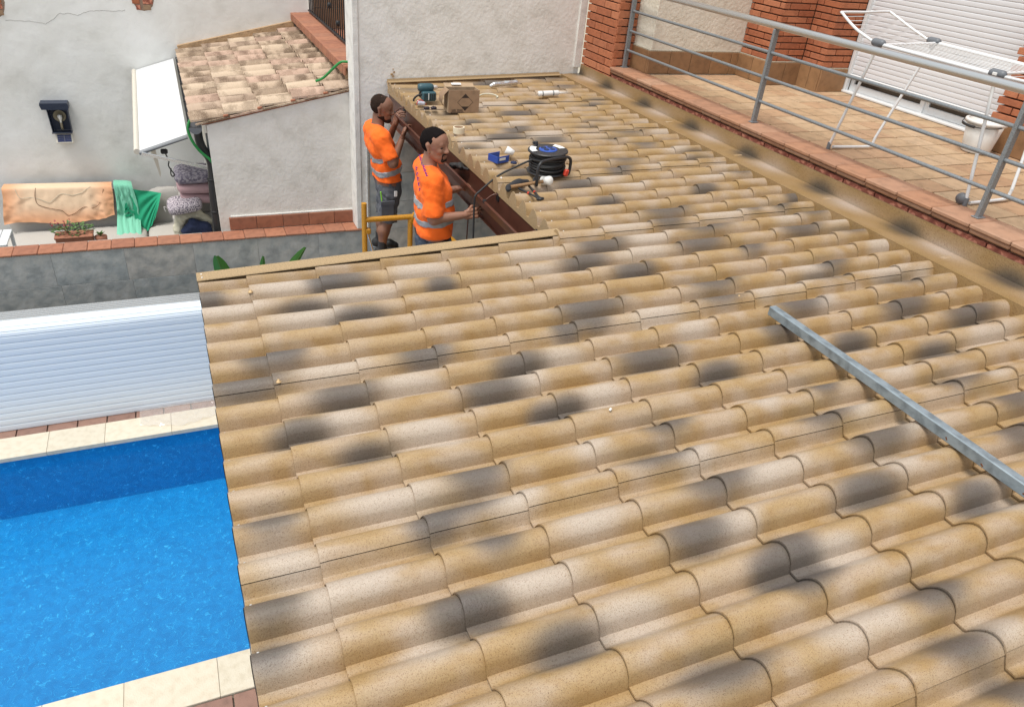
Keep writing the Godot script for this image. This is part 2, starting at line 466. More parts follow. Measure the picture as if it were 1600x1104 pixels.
	M.pillow_grey = rough_mat(lin(0.42, 0.39, 0.43), noise_tex(0.02, [[0.0, Color(0.5, 0.5, 0.56)], [0.45, Color(0.72, 0.7, 0.76)], [0.6, Color(1, 1, 1)], [1.0, Color(1, 1, 1)]], 512, 4, 91), bm_soft, 2.2, 0.95, 0.3)
	M.pillow_pink = cloth(lin(0.46, 0.30, 0.32))
	M.pillow_zebra = rough_mat(lin(0.62, 0.56, 0.60), noise_tex(0.025, [[0.0, Color(0.4, 0.4, 0.46)], [0.44, Color(0.5, 0.48, 0.54)], [0.5, Color(1, 1, 1)], [1.0, Color(1, 1, 1)]], 512, 2, 92), bm_soft, 3.0, 0.95, 0.3)
	M.cream_cloth = cloth(lin(0.56, 0.53, 0.42))
	M.navy_cloth = cloth(lin(0.018, 0.028, 0.075))
	M.leaf = mat(lin(0.035, 0.135, 0.018), 0.45); M.leaf.backlight_enabled = true; M.leaf.backlight = Color(0.12, 0.25, 0.04)
	M.leaf2 = mat(lin(0.07, 0.15, 0.03), 0.55)
	M.flower = mat(lin(0.35, 0.06, 0.09), 0.6)
	var film := mat(Color(0.92, 0.90, 0.88, 0.22), 0.12)
	film.transparency = BaseMaterial3D.TRANSPARENCY_ALPHA
	M.film = film
	M.towel = rough_mat(Color(1, 1, 1), null, bm_fine, 4.0, 0.95, 0.5)
	M.towel.vertex_color_use_as_albedo = true

func cloth(c: Color) -> StandardMaterial3D:
	if not M.has("weave"): M.weave = bump_tex(0.02, 3.0, 512, 55, 4)
	var m := rough_mat(c, null, M.weave, 2.5, 0.9, 0.35)
	m.rim_enabled = true
	m.rim = 0.15
	return m

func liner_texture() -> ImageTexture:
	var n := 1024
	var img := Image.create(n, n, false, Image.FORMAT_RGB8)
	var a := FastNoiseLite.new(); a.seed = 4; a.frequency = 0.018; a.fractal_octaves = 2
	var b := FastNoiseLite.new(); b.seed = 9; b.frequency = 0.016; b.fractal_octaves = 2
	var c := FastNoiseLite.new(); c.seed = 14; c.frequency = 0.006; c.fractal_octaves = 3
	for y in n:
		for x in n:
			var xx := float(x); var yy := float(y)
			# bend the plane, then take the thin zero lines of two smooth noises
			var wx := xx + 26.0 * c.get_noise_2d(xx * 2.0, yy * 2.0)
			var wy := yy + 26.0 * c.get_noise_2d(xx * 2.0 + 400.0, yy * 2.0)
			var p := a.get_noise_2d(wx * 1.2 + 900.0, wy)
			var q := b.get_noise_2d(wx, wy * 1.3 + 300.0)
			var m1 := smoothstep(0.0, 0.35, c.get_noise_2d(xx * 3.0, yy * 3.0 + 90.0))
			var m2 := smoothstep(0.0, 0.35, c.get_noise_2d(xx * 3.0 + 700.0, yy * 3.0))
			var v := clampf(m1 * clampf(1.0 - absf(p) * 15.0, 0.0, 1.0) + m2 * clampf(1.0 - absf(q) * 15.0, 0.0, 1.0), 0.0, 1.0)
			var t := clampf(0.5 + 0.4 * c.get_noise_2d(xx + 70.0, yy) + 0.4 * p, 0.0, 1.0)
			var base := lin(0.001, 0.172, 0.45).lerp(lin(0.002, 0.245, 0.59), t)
			img.set_pixel(x, y, base.lerp(lin(0.05, 0.45, 0.80), v))  # caustic light laid over the blue as pale lines
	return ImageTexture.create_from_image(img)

func lichen_texture(k: int) -> ImageTexture:
	var n := 512
	var img := Image.create(n, n, false, Image.FORMAT_RGB8)
	var a := FastNoiseLite.new(); a.seed = 80 + k; a.frequency = 0.009; a.fractal_octaves = 3
	var r := RandomNumberGenerator.new(); r.seed = 90 + k
	for y in n:
		for x in n:
			var p := a.get_noise_2d(x, y) * 1.6
			# colonies: grains get denser where the noise is high
			var c := Color(1, 1, 1).lerp(Color(0.93, 0.90, 0.86), r.randf())
			if r.randf() < clampf(p * 1.3 + [0.5, 0.12, 0.04, 0.34][k], 0.02, 0.9): c = Color(0.50, 0.465, 0.43).lerp(Color(0.66, 0.62, 0.58), r.randf())
			img.set_pixel(x, y, c)
	return ImageTexture.create_from_image(img)

# ------------------------------------------------------------------ main
func _ready() -> void:
	rng.seed = 7
	nz.seed = 3; nz.frequency = 1.0; nz.fractal_octaves = 3
	cam = Camera3D.new()
	cam.name = "camera"
	cam.position = Vector3(0.0136, 1.8336, 3.6226)
	cam.rotation = Vector3(-0.54892, -0.451799, 0.0993555)
	cam.fov = 51.08
	cam.near = 0.05
	cam.far = 400.0
	add_child(cam)
	cam.current = true
	var env := Environment.new()
	env.background_mode = Environment.BG_SKY
	var sky := Sky.new()
	var sm := ProceduralSkyMaterial.new()
	sm.sky_top_color = Color(0.80, 0.835, 0.87)
	sm.sky_horizon_color = Color(0.895, 0.90, 0.895)
	sm.sky_curve = 0.2
	sm.ground_bottom_color = Color(0.42, 0.39, 0.35)
	sm.ground_horizon_color = Color(0.62, 0.61, 0.59)
	sm.sun_angle_max = 0.0
	sky.sky_material = sm
	env.sky = sky
	env.ambient_light_source = Environment.AMBIENT_SOURCE_SKY
	env.tonemap_mode = Environment.TONE_MAPPER_LINEAR
	env.tonemap_exposure = 1.33
	env.sdfgi_enabled = true
	env.ssao_enabled = true
	env.ssil_enabled = true
	var we := WorldEnvironment.new()
	we.name = "world_environment"
	we.environment = env
	add_child(we)
	var sun := DirectionalLight3D.new()
	sun.name = "sun"
	sun.light_energy = 0.8
	sun.light_color = Color(1.0, 0.98, 0.95)
	sun.light_angular_distance = 22.0
	sun.shadow_enabled = true
	sun.look_at_from_position(Vector3.ZERO, Vector3(0.36, -1.0, -0.10), Vector3.RIGHT)
	add_child(sun)

	make_materials()
	split_spots()
	ground_and_pool()
	garden_wall()
	neighbour_walls()
	annex()
	terrace()
	roof()
	roof_edges()
	gutter()
	railing()
	shutter_door()
	patio_things()
	pool_box()
	scaffold()
	roof_clutter()
	drying_rack()
	plants_and_film()
	people()

# ------------------------------------------------------------------ roof
func RP(u: float, z: float, h: float) -> Vector3:
	return Vector3(u * cos(SL) - h * sin(SL), u * sin(SL) + h * cos(SL), z)

func hump(t: float) -> float:
	if t < 0.23: return 0.0
	var s := (t - 0.23) / 0.77
	return 0.069 * pow(maxf(sin(PI * pow(s, 1.25)), 0.0), lerpf(0.64, 0.48, s))

func split_spots() -> void:
	for i in range(0, DARK.size(), 3): dspots.append(Vector3(DARK[i], DARK[i + 1], maxf(DARK[i + 2], 0.08 if DARK[i + 1] < -0.2 else 0.06)))
	for i in range(0, PALE.size(), 3): pspots.append(Vector3(PALE[i], PALE[i + 1], maxf(PALE[i + 2], 0.06)))
	# sheets beyond the frame carry the same print
	var r := RandomNumberGenerator.new(); r.seed = 12
	for k in 60:
		var s := Vector3(r.randf_range(0.1, 3.9), r.randf_range(2.5, 4.2), r.randf_range(0.07, 0.11))
		if s.y < 2.4 + s.x * 0.4: continue
		(dspots if k % 2 == 0 else pspots).append(s)

func print_colour(u: float, z: float, ds: Array, ps: Array) -> Color:
	var a := nz.get_noise_2d(u * 3.2, z * 7.0)
	var b := nz.get_noise_2d(u * 5.0 + 40.0, z * 11.0 + 9.0)
	var gold := Vector3(0.448, 0.305, 0.150)
	var ochre := Vector3(0.40, 0.252, 0.10)
	var peach := Vector3(0.492, 0.37, 0.256)
	var c := gold.lerp(peach, clampf(0.5 + a * 1.5, 0.0, 1.0))
	c = c.lerp(ochre, clampf(0.12 + b * 1.4, 0.0, 0.8))
	for s in ps:
		var d: float = pow((u - s.x) / (s.z * 1.25), 2) + pow((z - s.y) / 0.062, 2)
		if d < 4.0: c = c.lerp(Vector3(0.555, 0.468, 0.385), 0.85 * exp(-d * d * 0.55))
	for s in ds:
		var d: float = pow((u - s.x) / (s.z * 1.3), 2) + pow((z - s.y) / 0.06, 2)
		if d < 4.0: c = c.lerp(Vector3(0.118, 0.102, 0.092), 0.9 * exp(-d * d * 0.5))
	return Color(c.x, c.y, c.z)

func near_spots(l: Array, z0: float, z1: float) -> Array:
	var o := []
	for s in l:
		if s.y > z0 - 0.13 and s.y < z1 + 0.13: o.append(s)
	return o

# one pressed tile of the sheet: u range, v range (in waves), the free edges it shows
func add_tile(st: SurfaceTool, ua: float, ub: float, va: float, vb: float, step: bool, seam: bool, under: float) -> void:
	var nu := maxi(2, int(ceil((ub - ua) / 0.034)))
	var nv := maxi(3, int(ceil((vb - va) * 20.0)))
	var ds := near_spots(dspots, va * P, vb * P)
	var ps := near_spots(pspots, va * P, vb * P)
	var pts := []
	var cols := []
	for i in nu + 1:
		var u := lerpf(ua, ub, float(i) / nu)
		var mm := clampf((u - (U0 + floorf((ua + 0.001 - U0) / S) * S)) / S, 0.0, 1.0)
		var rp := []
		var rc := []
		for j in nv + 1:
			var v := lerpf(va, vb, float(j) / nv)
			var t := fposmod(v, 1.0)
			if j == nv and t < 0.001: t = 1.0
			var h := hump(t) + 0.015 * (0.5 - mm) - under
			if i == 0 and step: h -= 0.0015
			if seam: h += 0.005 * smoothstep(0.3, 0.9, t)
			rp.append(RP(u, v * P, h))
			rc.append(print_colour(u, v * P, ds, ps))
		pts.append(rp); cols.append(rc)
	var arc := [va * P * 1.45]
	for j in nv: arc.append(arc[j] + pts[0][j].distance_to(pts[0][j + 1]))
	var nrm := []
	for i in nu + 1:
		var rn := []
		for j in nv + 1:
			var du: Vector3 = pts[mini(i + 1, nu)][j] - pts[maxi(i - 1, 0)][j]
			var dv: Vector3 = pts[i][mini(j + 1, nv)] - pts[i][maxi(j - 1, 0)]
			rn.append(dv.cross(du).normalized())
		nrm.append(rn)
	for i in nu:
		for j in nv:
			for q in [[i, j], [i + 1, j], [i + 1, j + 1], [i, j], [i + 1, j + 1], [i, j + 1]]:
				tv(st, pts[q[0]][q[1]], nrm[q[0]][q[1]], cols[q[0]][q[1]], Vector2(lerpf(ua, ub, float(q[0]) / nu), arc[q[1]]))
	if step:
		# turned-down lip, then the face of the step set back under it
		var prof := [Vector3.ZERO, Vector3(-0.001, -0.005, 0), Vector3(0.0025, -0.006, 0), Vector3(0.0025, -0.018, 0)]
		for k in 3:
			var n: Vector3 = [Vector3(-1, 0.1, 0), Vector3(0, -1, 0), Vector3(-1, 0, 0)][k]
			for j in nv:
				for q in [[j, k], [j + 1, k], [j + 1, k + 1], [j, k], [j + 1, k + 1], [j, k + 1]]:
					tv(st, pts[0][q[0]] + prof[q[1]], n.normalized(), cols[0][q[0]])
	if seam:
		for i in nu:
			for q in [[i, 0], [i, 1], [i + 1, 1], [i, 0], [i + 1, 1], [i + 1, 0]]:
				tv(st, pts[q[0]][nv] + Vector3(0, -0.004, -0.001) * q[1], Vector3(0, 0, 1), cols[q[0]][nv])

func tv(st: SurfaceTool, p: Vector3, n: Vector3, c: Color, uv := Vector2.INF) -> void:
	st.set_normal(n)
	st.set_color(c)
	st.set_uv(Vector2(p.x + p.y * 0.3, p.z + p.y * 0.7) if uv == Vector2.INF else uv)
	st.add_vertex(p)

func on_screen(p: Vector3, slack := 60.0) -> bool:
	var q := cam.global_transform.affine_inverse() * p
	if q.z > -0.05: return false
	var x := 800.0 + 1155.23 * q.x / -q.z
	var y := 552.0 - 1155.23 * q.y / -q.z
	return x > -slack and x < 1600 + slack and y > -slack and y < 1104 + slack

var roof_root: Node3D

func roof() -> void:
	roof_root = thing("metal_tile_roof", Vector3(2.0, 0.0, 0.0), "sand and brown mottled tile-pattern sheet metal roof sloping down beside the pool", "roof")
	var umax := 4.16
	for k in range(-4, 4):
		var panel := Node3D.new()
		panel.name = "roof_panel"
		roof_root.add_child(panel, true)
		var rest := mb()
		var nrest := 0
		for row in range(6 * k, 6 * k + 6):
			var upper := row < 0
			var umin := 2.0225 if upper else 0.0
			var va := float(row)
			var vb := row + 1.0
			var seam := row == 6 * k + 5
			if row == 6 * k and k > -4: va -= 0.16
			if k == -4 and row == -24: va = -24.3
			if seam: vb = row + 0.925
			var j0 := int(floor((umin - U0) / S))
			for j in range(j0, 13):
				var ua := maxf(umin, U0 + j * S)
				if row == 0 and j * S + U0 < 2.03: va = maxf(va, -0.55)
				var ub := minf(umax, U0 + (j + 1) * S)
				if ub - ua < 0.01: continue
				var mid := RP((ua + ub) * 0.5, (row + 0.5) * P, 0.03)
				if on_screen(mid):
					var st := mb()
					add_tile(st, ua, ub, va, vb, ua > umin + 0.001, seam, 0.0)
					obj("roof_tile", done(st, false), M.sheet, panel)
				else:
					add_tile(rest, ua, ub, va, vb, ua > umin + 0.001, seam, 0.0)
					nrest += 1
		if nrest > 0:
			var o := obj("sheet_beyond", done(rest, false), M.sheet, panel)
			o.set_meta("kind", "stuff")
	# foam core and white lining under the sheet, beams and posts
	obj("insulation", prism([RP(0.012, 0, -0.012), RP(4.2, 0, -0.012), RP(4.2, 0, -0.06), RP(0.012, 0, -0.06)].map(func(p): return p + Vector3(0, 0, -0.08)), Vector3(0, 0, 4.06)), M.sheet_under, roof_root)
	obj("insulation", prism([RP(2.06, 0, -0.012), RP(4.2, 0, -0.012), RP(4.2, 0, -0.06), RP(2.06, 0, -0.06)].map(func(p): return p + Vector3(0, 0, -4.03)), Vector3(0, 0, 3.949)), M.sheet_under, roof_root)
	for z in [-0.02, 3.9]:
		obj("beam", box(Vector3(2.1, -0.055, z), Vector3(4.16, 0.1, 0.06), 0.004), M.brown_metal, roof_root).rotation.z = 0.0
	obj("beam", box(Vector3(0.12, -0.125, 1.94), Vector3(0.06, 0.12, 3.8), 0.004), M.brown_metal, roof_root)
	obj("beam", box(Vector3(2.2, -0.06, -2.05), Vector3(0.06, 0.1, 3.9), 0.004), M.brown_metal, roof_root)
	for pz in [0.36, 3.7]: obj("roof_post", box(Vector3(0.12, -1.49, pz), Vector3(0.09, 2.62, 0.09), 0.006), M.brown_metal, roof_root)
	obj("roof_post", box(Vector3(2.22, -1.455, -2.9), Vector3(0.05, 2.69, 0.05), 0.005), M.brown_metal, roof_root)

func roof_edges() -> void:
	# comb plate behind the gutter, following every wave
	var st := mb()
	var n := 14
	for row in range(-24, 0):
		for j in n:
			var t0 := float(j) / n
			var t1 := float(j + 1) / n
			var h0 := maxf(hump(t0) * 1.2 + 0.010, 0.004)
			var h1 := maxf(hump(t1) * 1.2 + 0.010, 0.004)
			var o := []
			for q in [[t0, -0.03], [t1, -0.03], [t1, h1], [t0, h0]]: o.append(RP(2.022, (row + q[0]) * P, q[1]))
			quad(st, o[0], o[1], o[2], o[3])
			var x := Vector3(-0.003, 0, 0)
			quad(st, o[1] + x, o[0] + x, o[3] + x, o[2] + x)
			quad(st, o[3], o[2], o[2] + x, o[3] + x)
	obj("comb_trim", done(st), M.gold_trim, roof_root)
	# small fixing screws along the gutter side
	for row in range(-24, 0):
		obj("screw", lathe([Vector2(0, 0.004), Vector2(0.003, 0.003), Vector2(0.0045, 0)], 8, Transform3D(Basis(), RP(2.07, (row + 0.62) * P, hump(0.62) + 0.006))), M.screw, roof_root)
	# tabs with rivets along the open left edge of the lower part
	for row in range(-1, 23):
		var z := (row + 0.42) * P
		if not on_screen(RP(0.0, z, 0.03)): continue
		var tilt := atan2(hump(0.52) - hump(0.32), 0.2 * P)
		var b := Basis(Vector3(1, 0, 0), -tilt)
		if row >= 0: obj("edge_tab", box(RP(0.018, z, hump(0.42) - 0.002), Vector3(0.034, 0.003, 0.032), 0.0, b), M.gold_trim, roof_root)
		obj("rivet", lathe([Vector2(0, 0.003), Vector2(0.003, 0.0025), Vector2(0.0045, 0)], 8, Transform3D(b, RP(0.018, z, hump(0.42) + 0.001))), M.screw, roof_root)
	# thin folded drip edge
	st = mb()
	for row in range(-1, 23):
		for j in n:
			var t0 := float(j) / n
			var t1 := float(j + 1) / n
			if row == -1 and t0 < 0.45: continue
			quad(st, RP(-0.003, (row + t0) * P, -0.05), RP(-0.003, (row + t1) * P, -0.05), RP(-0.003, (row + t1) * P, hump(t1) + 0.001), RP(-0.003, (row + t0) * P, hump(t0) + 0.001))
	obj("drip_edge", done(st), M.brown_metal, roof_root)
	# angle trim along the back edge of the lower part
	var o := []
	for q in [[-0.155, -0.10], [-0.155, 0.068], [-0.150, 0.071], [-0.070, 0.069], [-0.066, 0.064], [-0.07, 0.066], [-0.150, 0.068], [-0.152, 0.066], [-0.152, -0.10]]: o.append(RP(-0.004, q[0] + 0.028, q[1]))
	obj("edge_trim", prism(o, RP(2.06, 0, 0)), M.gold_trim, roof_root)
	for u in [0.02, 0.022]: obj("rivet", lathe([Vector2(0, 0.003), Vector2(0.003, 0.0025), Vector2(0.0045, 0)], 8, Transform3D(Basis(), RP(u, -0.06 if u > 0.021 else -0.10, 0.071))), M.screw, roof_root)
	# wall trim at the far end, under the white wall
	o = []
	for q in [[-4.048, 0.095], [-4.045, 0.095], [-4.04, 0.078], [-3.985, 0.074], [-3.985, 0.070], [-4.048, 0.070]]: o.append(RP(2.03, q[0], q[1]))
	obj("wall_trim", prism(o, RP(1.95, 0, 0)), M.gold_trim, roof_root)
	# wide flashing against the terrace wall: printed in the same way
	st = mb(true)
	var zz := []
	var z := -4.045
	while z < 3.95:
		zz.append(z); z += 0.04
	var prof := [Vector2(3.985, -0.012), Vector2(3.985, 0.070), Vector2(3.99, 0.074), Vector2(4.05, 0.077), Vector2(4.11, 0.080), Vector2(4.17, 0.081), Vector2(4.214, 0.082), Vector2(4.222, 0.088), Vector2(4.2235, 0.10), Vector2(4.225, 0.13), Vector2(4.2265, 0.16), Vector2(4.228, 0.178), Vector2(4.236, 0.184)]
	var dz := [-4.05, -3.4, -2.65, -1.85, -1.05, -0.22, 0.55, 1.3, 2.05, 2.8, 3.5]
	for i in zz.size() - 1:
		for k in prof.size() - 1:
			for q in [[i, k], [i, k + 1], [i + 1, k + 1], [i, k], [i + 1, k + 1], [i + 1, k]]:
				var pr: Vector2 = prof[q[1]]
				var zq: float = zz[q[0]]
				var p := Vector3(pr.x, 4.0 * sin(SL) + pr.y, zq)
				var along := pr.x + maxf(pr.y - 0.06, 0.0)
				var c := Vector3(0.335, 0.212, 0.086).lerp(Vector3(0.385, 0.255, 0.128), clampf(0.5 + nz.get_noise_2d(zq * 3.0, along * 9.0), 0, 1))
				for s in dz:
					var d: float = pow((zq - s - 0.3) / 0.16, 2) + pow((along - 4.2) / 0.075, 2)
					if d < 4.0: c = c.lerp(Vector3(0.54, 0.45, 0.39), 0.85 * exp(-d * 0.9))
				for s in dz:
					var d: float = pow((zq - s) / 0.12, 2) + pow((along - 4.22) / 0.085, 2)
					if d < 4.0: c = c.lerp(Vector3(0.085, 0.07, 0.055), 0.92 * exp(-d * d * 0.6))
				var nn := Vector3(0, 1, 0) if k > 1 and k < 6 else Vector3(-1, 0.05, 0).normalized()
				tv(st, p, nn, Color(c.x, c.y, c.z))
	obj("wall_flashing", done(st, false), M.sheet, roof_root)
	# sealing screws with washers on the sheet joints
	for q in [[391, 455], [435, 595], [521, 852], [907, 508], [1104, 703], [1432, 1040], [1155, 463]]:
		var d := ray(q[0], q[1])
		var nn := Vector3(-sin(SL), cos(SL), 0)
		var t := (0.062 - nn.dot(cam.position)) / nn.dot(d)
		var p := cam.position + d * t
		var sc := obj("sealing_screw", lathe([Vector2(0, 0.008), Vector2(0.005, 0.0075), Vector2(0.006, 0.002), Vector2(0.011, 0.001), Vector2(0.012, -0.004)], 12, Transform3D(Basis(), p)), M.brass, roof_root)
		sc.set_meta("label", "round sealing screw with washer")

# direction through a point of the photograph (used to set small things down on a plane)
func ray(x: float, y: float) -> Vector3:
	return (cam.basis * Vector3((x - 800.0) / 1155.23, -(y - 552.0) / 1155.23, -1.0)).normalized()

# ------------------------------------------------------------------ gutter
func gutter() -> void:
	var g := thing("roof_gutter", Vector3(2.0, -0.1, -1.8), "dark brown metal box gutter being fitted along the upper roof edge beside the workmen", "gutter")
	var p := [Vector2(2.028, 0.055), Vector2(2.028, -0.082), Vector2(1.962, -0.088), Vector2(1.938, -0.012), Vector2(1.936, 0.004), Vector2(1.928, 0.006), Vector2(1.923, -0.002), Vector2(1.927, -0.008), Vector2(1.934, -0.008), Vector2(1.936, -0.016)]
	var st := mb()
	var z0 := -3.42
	var z1 := -0.15
	var inner := []
	for i in p.size():
		var a: Vector2 = p[i]
		inner.append(a)
	for i in p.size() - 1:
		var a: Vector2 = p[i]
		var b: Vector2 = p[i + 1]
		quad(st, Vector3(a.x, a.y, z0), Vector3(b.x, b.y, z0), Vector3(b.x, b.y, z1), Vector3(a.x, a.y, z1))
		if i < 3:
			var nn := Vector2(b.y - a.y, -(b.x - a.x)).normalized() * 0.002
			quad(st, Vector3(b.x + nn.x, b.y + nn.y, z0), Vector3(a.x + nn.x, a.y + nn.y, z0), Vector3(a.x + nn.x, a.y + nn.y, z1), Vector3(b.x + nn.x, b.y + nn.y, z1))
	obj("trough", done(st), M.brown_metal, g)
	obj("end_plate", prism([Vector3(2.027, 0.054, z1), Vector3(2.027, -0.081, z1), Vector3(1.963, -0.087, z1), Vector3(1.939, -0.01, z1)], Vector3(0, 0, 0.002)), M.brown_metal, g)
	for z in [-3.40, -2.3, -1.0, -0.32]:
		var pts := smooth_path([Vector3(2.027, 0.05, z), Vector3(1.99, 0.048, z - 0.01), Vector3(1.945, 0.012, z - 0.02)], 5)
		obj("bracket", tube(pts, 0.006, 6), M.brown_metal, g)
		obj("bracket_clip", box(Vector3(1.932, 0.0, z - 0.02), Vector3(0.022, 0.024, 0.03), 0.003), M.dark_metal, g)
		obj("bracket_plate", box(Vector3(2.022, 0.035, z), Vector3(0.008, 0.06, 0.05), 0.002), M.dark_metal, g)
	var f := thing("fascia_board", Vector3(2.045, -0.24, -2.08), "flat dark brown metal fascia under the gutter and tiled roof edge", "fascia")
	obj("board", box(Vector3(2.046, -0.09, -2.09), Vector3(0.018, 0.30, 3.86), 0.003), M.brown_metal, f)
	obj("drip_fold", box(Vector3(2.032, -0.236, -2.09), Vector3(0.03, 0.006, 3.86), 0.002), M.brown_metal, f)
	var glove := thing("rubber_glove", Vector3(1.98, -0.07, -1.78), "crumpled black rubber glove lying in the brown gutter", "glove")
	obj("palm", sdf_mesh([[Vector3(1.975, -0.01, -1.86), 0.022, Vector3(1.99, 0.035, -1.70), 0.026], [Vector3(1.99, 0.04, -1.72), 0.02, Vector3(1.965, 0.05, -1.62), 0.014], [Vector3(1.99, 0.03, -1.68), 0.018, Vector3(2.005, 0.045, -1.58), 0.012], [Vector3(1.98, 0.0, -1.8), 0.016, Vector3(1.955, 0.03, -1.74), 0.01]], 0.02, 0.007, [], 0.006), M.black_rubber, glove)

# ------------------------------------------------------------------ ground, pool
func ground_and_pool() -> void:
	var g := setting("ground", Vector3(0, DECKY, 0), "paved ground around the pool")
	var st := mb()
	# sheet with the pool opening left out
	var y := DECKY - 0.02
	var X := [-60.0, -5.0, 0.9, 60.0]
	var Z := [-60.0, -2.72, 0.0, 60.0]
	for i in 3:
		for j in 3:
			if i == 1 and j == 1: continue
			quad(st, Vector3(X[i], y, Z[j + 1]), Vector3(X[i + 1], y, Z[j + 1]), Vector3(X[i + 1], y, Z[j]), Vector3(X[i], y, Z[j]))
	obj("paving_bed", done(st), M.grout, g)
	# travertine edge stones and brown tiles on both long sides of the pool
	var edge := setting("pool_edge", Vector3(-1, DECKY, -2.9), "cream stone pool edging with a row of brown tiles")
	var x := -5.2
	var k := 0
	while x < 1.3:
		var w := 0.575 if k % 2 == 0 else 0.47
		piece("edge_stone", Vector3(w - 0.002, 0.045, 0.315), 0.003, M.travertine[k % 3], edge, Vector3(x + w * 0.5, DECKY + 0.0, -2.862))
		piece("edge_stone", Vector3(w - 0.002, 0.045, 0.31), 0.003, M.travertine[(k + 1) % 3], edge, Vector3(x + w * 0.5 + 0.2, DECKY + 0.0, 0.142))
		x += w; k += 1
	x = -5.2
	k = 0
	while x < 1.3:
		piece("brown_tile", Vector3(0.242, 0.03, 0.242), 0.003, M.brown_tile[k % 3], edge, Vector3(x + 0.03, DECKY - 0.004, -3.146))
		for r in 2: piece("brown_tile", Vector3(0.242, 0.03, 0.242), 0.003, M.brown_tile[(k + 1 + r) % 3], edge, Vector3(x + 0.115, DECKY - 0.004, 0.425 + 0.252 * r))
		x += 0.252; k += 1
	var basin := setting("pool_basin", Vector3(-2, DECKY - 0.65, -1.36), "blue pool lining with painted ripple light under the water")
	st = mb()
	var fy := -3.48
	var a := Vector3(-5, fy, -2.72); var b := Vector3(0.9, fy, -2.72); var c := Vector3(0.9, fy, 0.0); var d := Vector3(-5, fy, 0.0)
	var up := Vector3(0, DECKY - 0.022 - fy, 0)
	quad(st, d, c, b, a)
	quad(st, a, b, b + up, a + up); quad(st, b, c, c + up, b + up); quad(st, c, d, d + up, c + up); quad(st, d, a, a + up, d + up)
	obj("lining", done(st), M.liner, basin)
	var wat := setting("pool_water", Vector3(-2, DECKY - 0.1, -1.36), "clear blue pool water")
	st = mb()
	var wy := DECKY - 0.085
	quad(st, Vector3(-5, wy, 0), Vector3(0.9, wy, 0), Vector3(0.9, wy, -2.72), Vector3(-5, wy, -2.72))
	obj("surface", done(st), M.water, wat)

# ------------------------------------------------------------------ walls on the far side
func garden_wall() -> void:
	var w := thing("garden_wall", Vector3(0, DECKY, WALLZ - 0.13), "low garden wall clad in large grey slate tiles with orange clay coping", "wall")
	obj("core", box(Vector3(-0.33, -2.125, WALLZ - 0.128), Vector3(9.3, 1.37, 0.25), 0.0), M.grout_grey, w)
	var rows := [[-1.785, -1.452], [-2.107, -1.789], [-2.43, -2.111], [-2.752, -2.434]]
	for r in rows.size():
		var lo: float = rows[r][0]
		var hi: float = rows[r][1]
		var x0 := -0.004 + (0.0 if r % 2 == 0 else -0.616 + 0.008) - 0.638 * 7
		for k in 15:
			var x := x0 + 0.636 * k
			if x > 4.2: continue
			piece("wall_tile", Vector3(0.633, hi - lo, 0.02), 0.0015, M.slate[(k * 3 + r * 2) % 4], w, Vector3(x + 0.318, (lo + hi) * 0.5, WALLZ - 0.01))
	# tiles going up behind the workmen, under the roof
	for r in 5:
		for k in 4:
			if k == 0 and r > 2: continue
			var x := 1.83 + 0.636 * k
			piece("wall_tile", Vector3(0.633, 0.319, 0.02), 0.0015, M.slate[(k + r * 3) % 4], w, Vector3(x + 0.318, -1.288 + 0.323 * r, WALLZ - 0.01))
	obj("edge_profile", box(Vector3(1.815, -0.965, WALLZ - 0.008), Vector3(0.02, 0.97, 0.03), 0.002), M.alu, w)
	var x := -4.75
	var k := 0
	while x < 1.66:
		piece("coping_tile", Vector3(0.207, 0.02, 0.215), 0.005, M.terracotta[(k * 7) % 4], w, Vector3(x + 0.105, -1.430 + 0.0015 * sin(k * 3.1), WALLZ - 0.098), Basis(Vector3.UP, 0.004 * sin(k * 2.3)))
		x += 0.210; k += 1

